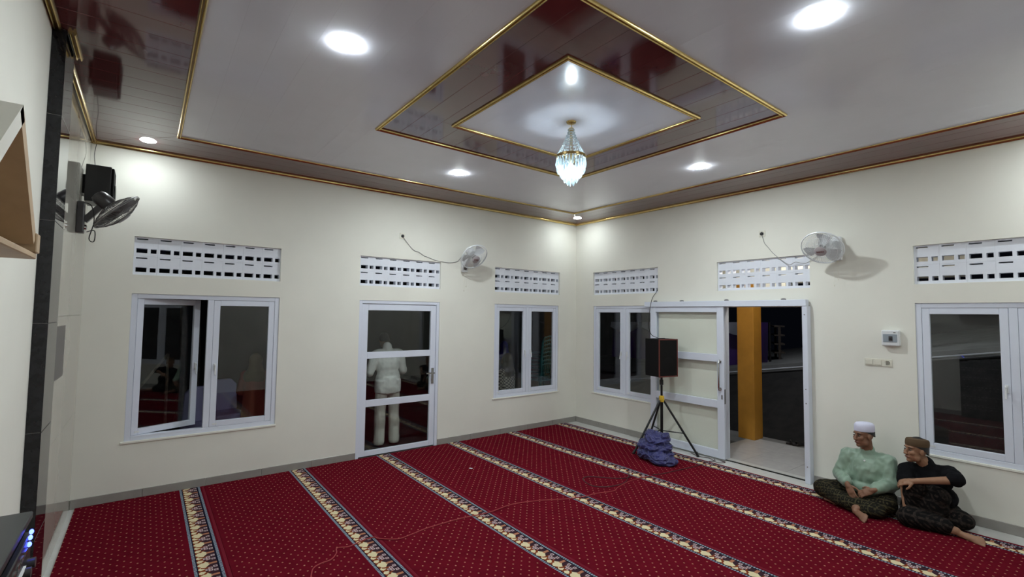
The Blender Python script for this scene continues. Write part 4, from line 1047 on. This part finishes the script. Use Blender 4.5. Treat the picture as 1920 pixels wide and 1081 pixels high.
jk = MB(); jk.ell((0, .03, 1.24), (.19, .135, .25)); jk.ell((0, .0, 1.02), (.195, .135, .20)); jk.cap((-.16, .03, 1.40), (.16, .03, 1.40), .072); jk.lathe([(.10, .80), (.155, .805), (.16, .9), (.15, 1.05)], n=24); jk.cap((-.07, 0, .93), (.07, 0, .93), .12); jk.lathe([(.08, .805), (.13, .81), (.13, 1.0)], (-.07, 0, 0), n=20); jk.lathe([(.08, .805), (.13, .81), (.13, 1.0)], (.07, 0, 0), n=20); jk.cap((0, .035, 1.42), (0, .06, 1.51), .085, .065)
for q in (-1, 1): jk.chain([(q*.19, .03, 1.385), (q*.27, .06, 1.12), (q*.19, .27, 1.12)], [.078, .065, .052])
voxel(jk, 'jacket', SUIT, P3, .011, 3, folds(.010, 7, .004, 18, 3))
tr = MB(); tr.ell((0, 0, .90), (.175, .125, .12))
for q in (-1, 1): tr.chain([(q*.095, 0, .88), (q*.112, .01, .50), (q*.12, -.005, .075)], [.098, .080, .082])
lift(voxel(tr, 'trousers', mat('cream_trousers', (.62, .60, .52), .85), P3, .011, 3, folds(.010, 7, .004, 18, 9, .5)), .03)

def veiled(loc, rz, h, dress, veil, label, checks=False):
    k = h/1.55; r = root('person', loc, label, 'person', rz)
    bd = MB(); hd = Head((0, -.02, 1.40*k), (0, -1, -.1), (0, 0, 1), .93*k); hd.flesh(bd, (0, 0, 1.26*k)); bd.ell((0, 0, 1.05*k), (.13*k, .09*k, .24*k)); bd.ell((0, 0, .6*k), (.12*k, .10*k, .4*k))
    for q in (-1, 1):
        bd.chain([(q*.16*k, 0, 1.2*k), (q*.22*k, -.02, .95*k), (q*.08*k, -.20, .88*k)], [.045*k, .036*k, .026*k]); hand(bd, (q*.07*k, -.205, .88*k), (-q, -.2, -.1), (0, -1, .2), (0, 0, 1), .5, k); foot(bd, (q*.08, .05, .04), (q*.09, -.17, .035))
    voxel(bd, 'body', SKD, r, .010, 2); hd.face(r)
    dr = MB(); dr.ell((0, 0, 1.05*k), (.18*k, .12*k, .24*k)); dr.lathe([(.24*k, .03), (.22*k, .3*k), (.17*k, .75*k), (.16*k, 1.0*k), (.1*k, 1.2*k)], n=20)
    for q in (-1, 1): dr.chain([(q*.16*k, 0, 1.2*k), (q*.225*k, -.02, .95*k), (q*.10*k, -.185, .885*k)], [.075*k, .066*k, .055*k])
    voxel(dr, 'dress', dress, r, .012, 3, folds(.012, 7, .004, 18, 4, .4))
    ve = MB(); ve.ell((0, .025, 1.43*k), (.098*k, .10*k, .125*k)); ve.ell((0, .02, 1.19*k), (.18*k, .12*k, .14*k)); ve.cap((0, .03, 1.38*k), (0, .02, 1.24*k), .095*k, .13*k)
    voxel(ve, 'veil', veil, r, .011, 3, folds(.008, 9, .003, 20, 6))
    return r
ORA = mat('orange_dress', (.30, .085, .045), .8); OLV = mat('olive_veil', (.16, .13, .06), .8); TAU = mat('taupe_veil', (.13, .115, .10), .8); BLV = mat('blue_veil', (.03, .03, .25), .3)
t = NT('checked_cloth'); x, y, z = t.coords('Object'); k = (((x/.06).mod(1.0) < .5)*1.0-((z/.06).mod(1.0) < .5)*1.0).abs(); t.color(t.mix(k, (.55, .50, .42), (.07, .06, .06))); CHK = t.mat
p = px(480, 700, 1, 1.35); veiled((p.x, 1.35, -.05), R(150), 1.42, ORA, OLV, 'woman in orange dress and olive veil behind the right casement pane')
p = px(950, 680, 1, 1.1); veiled((p.x, 1.1, -.40), R(200), 1.62, CHK, TAU, 'woman in checked dress and taupe veil behind the corner window')
p = px(944, 650, 1, 2.0); veiled((p.x, 2.0, -.05), R(170), 1.45, mat('dark_dress', (.05, .05, .07), .8), BLV, 'person in shiny blue veil behind the corner window')


# unseen lamp added to brighten the road and the stall
r = root('added_road_lamp', (5.35, -2.95, zl(-2.95)+.09), 'added lamp on a tall post, unseen beyond the right wall', 'added lamp')
MB().cyl((0, 0, 0), (0, 0, 3.2), .05, .035, n=12).build('post', BLACKM, r, True)
MB().tube([(0, 0, 3.15), (-.1, .1, 3.35), (-.35, .3, 3.42)], .022, 8).build('arm', BLACKM, r, True)
MB().lathe([(.10, 0), (.09, .03), (.03, .07)], (-.38, .33, 3.38), n=16).build('lamp_head', PLASG, r, True)
MB().lathe([(.001, -.012), (.085, -.012), (.09, 0), (.001, 0)], (-.38, .33, 3.38), n=20).build('diffuser', mat('added_lamp_glow', (1, 1, 1), .5, emit=((.85, .92, 1), 520)), r)
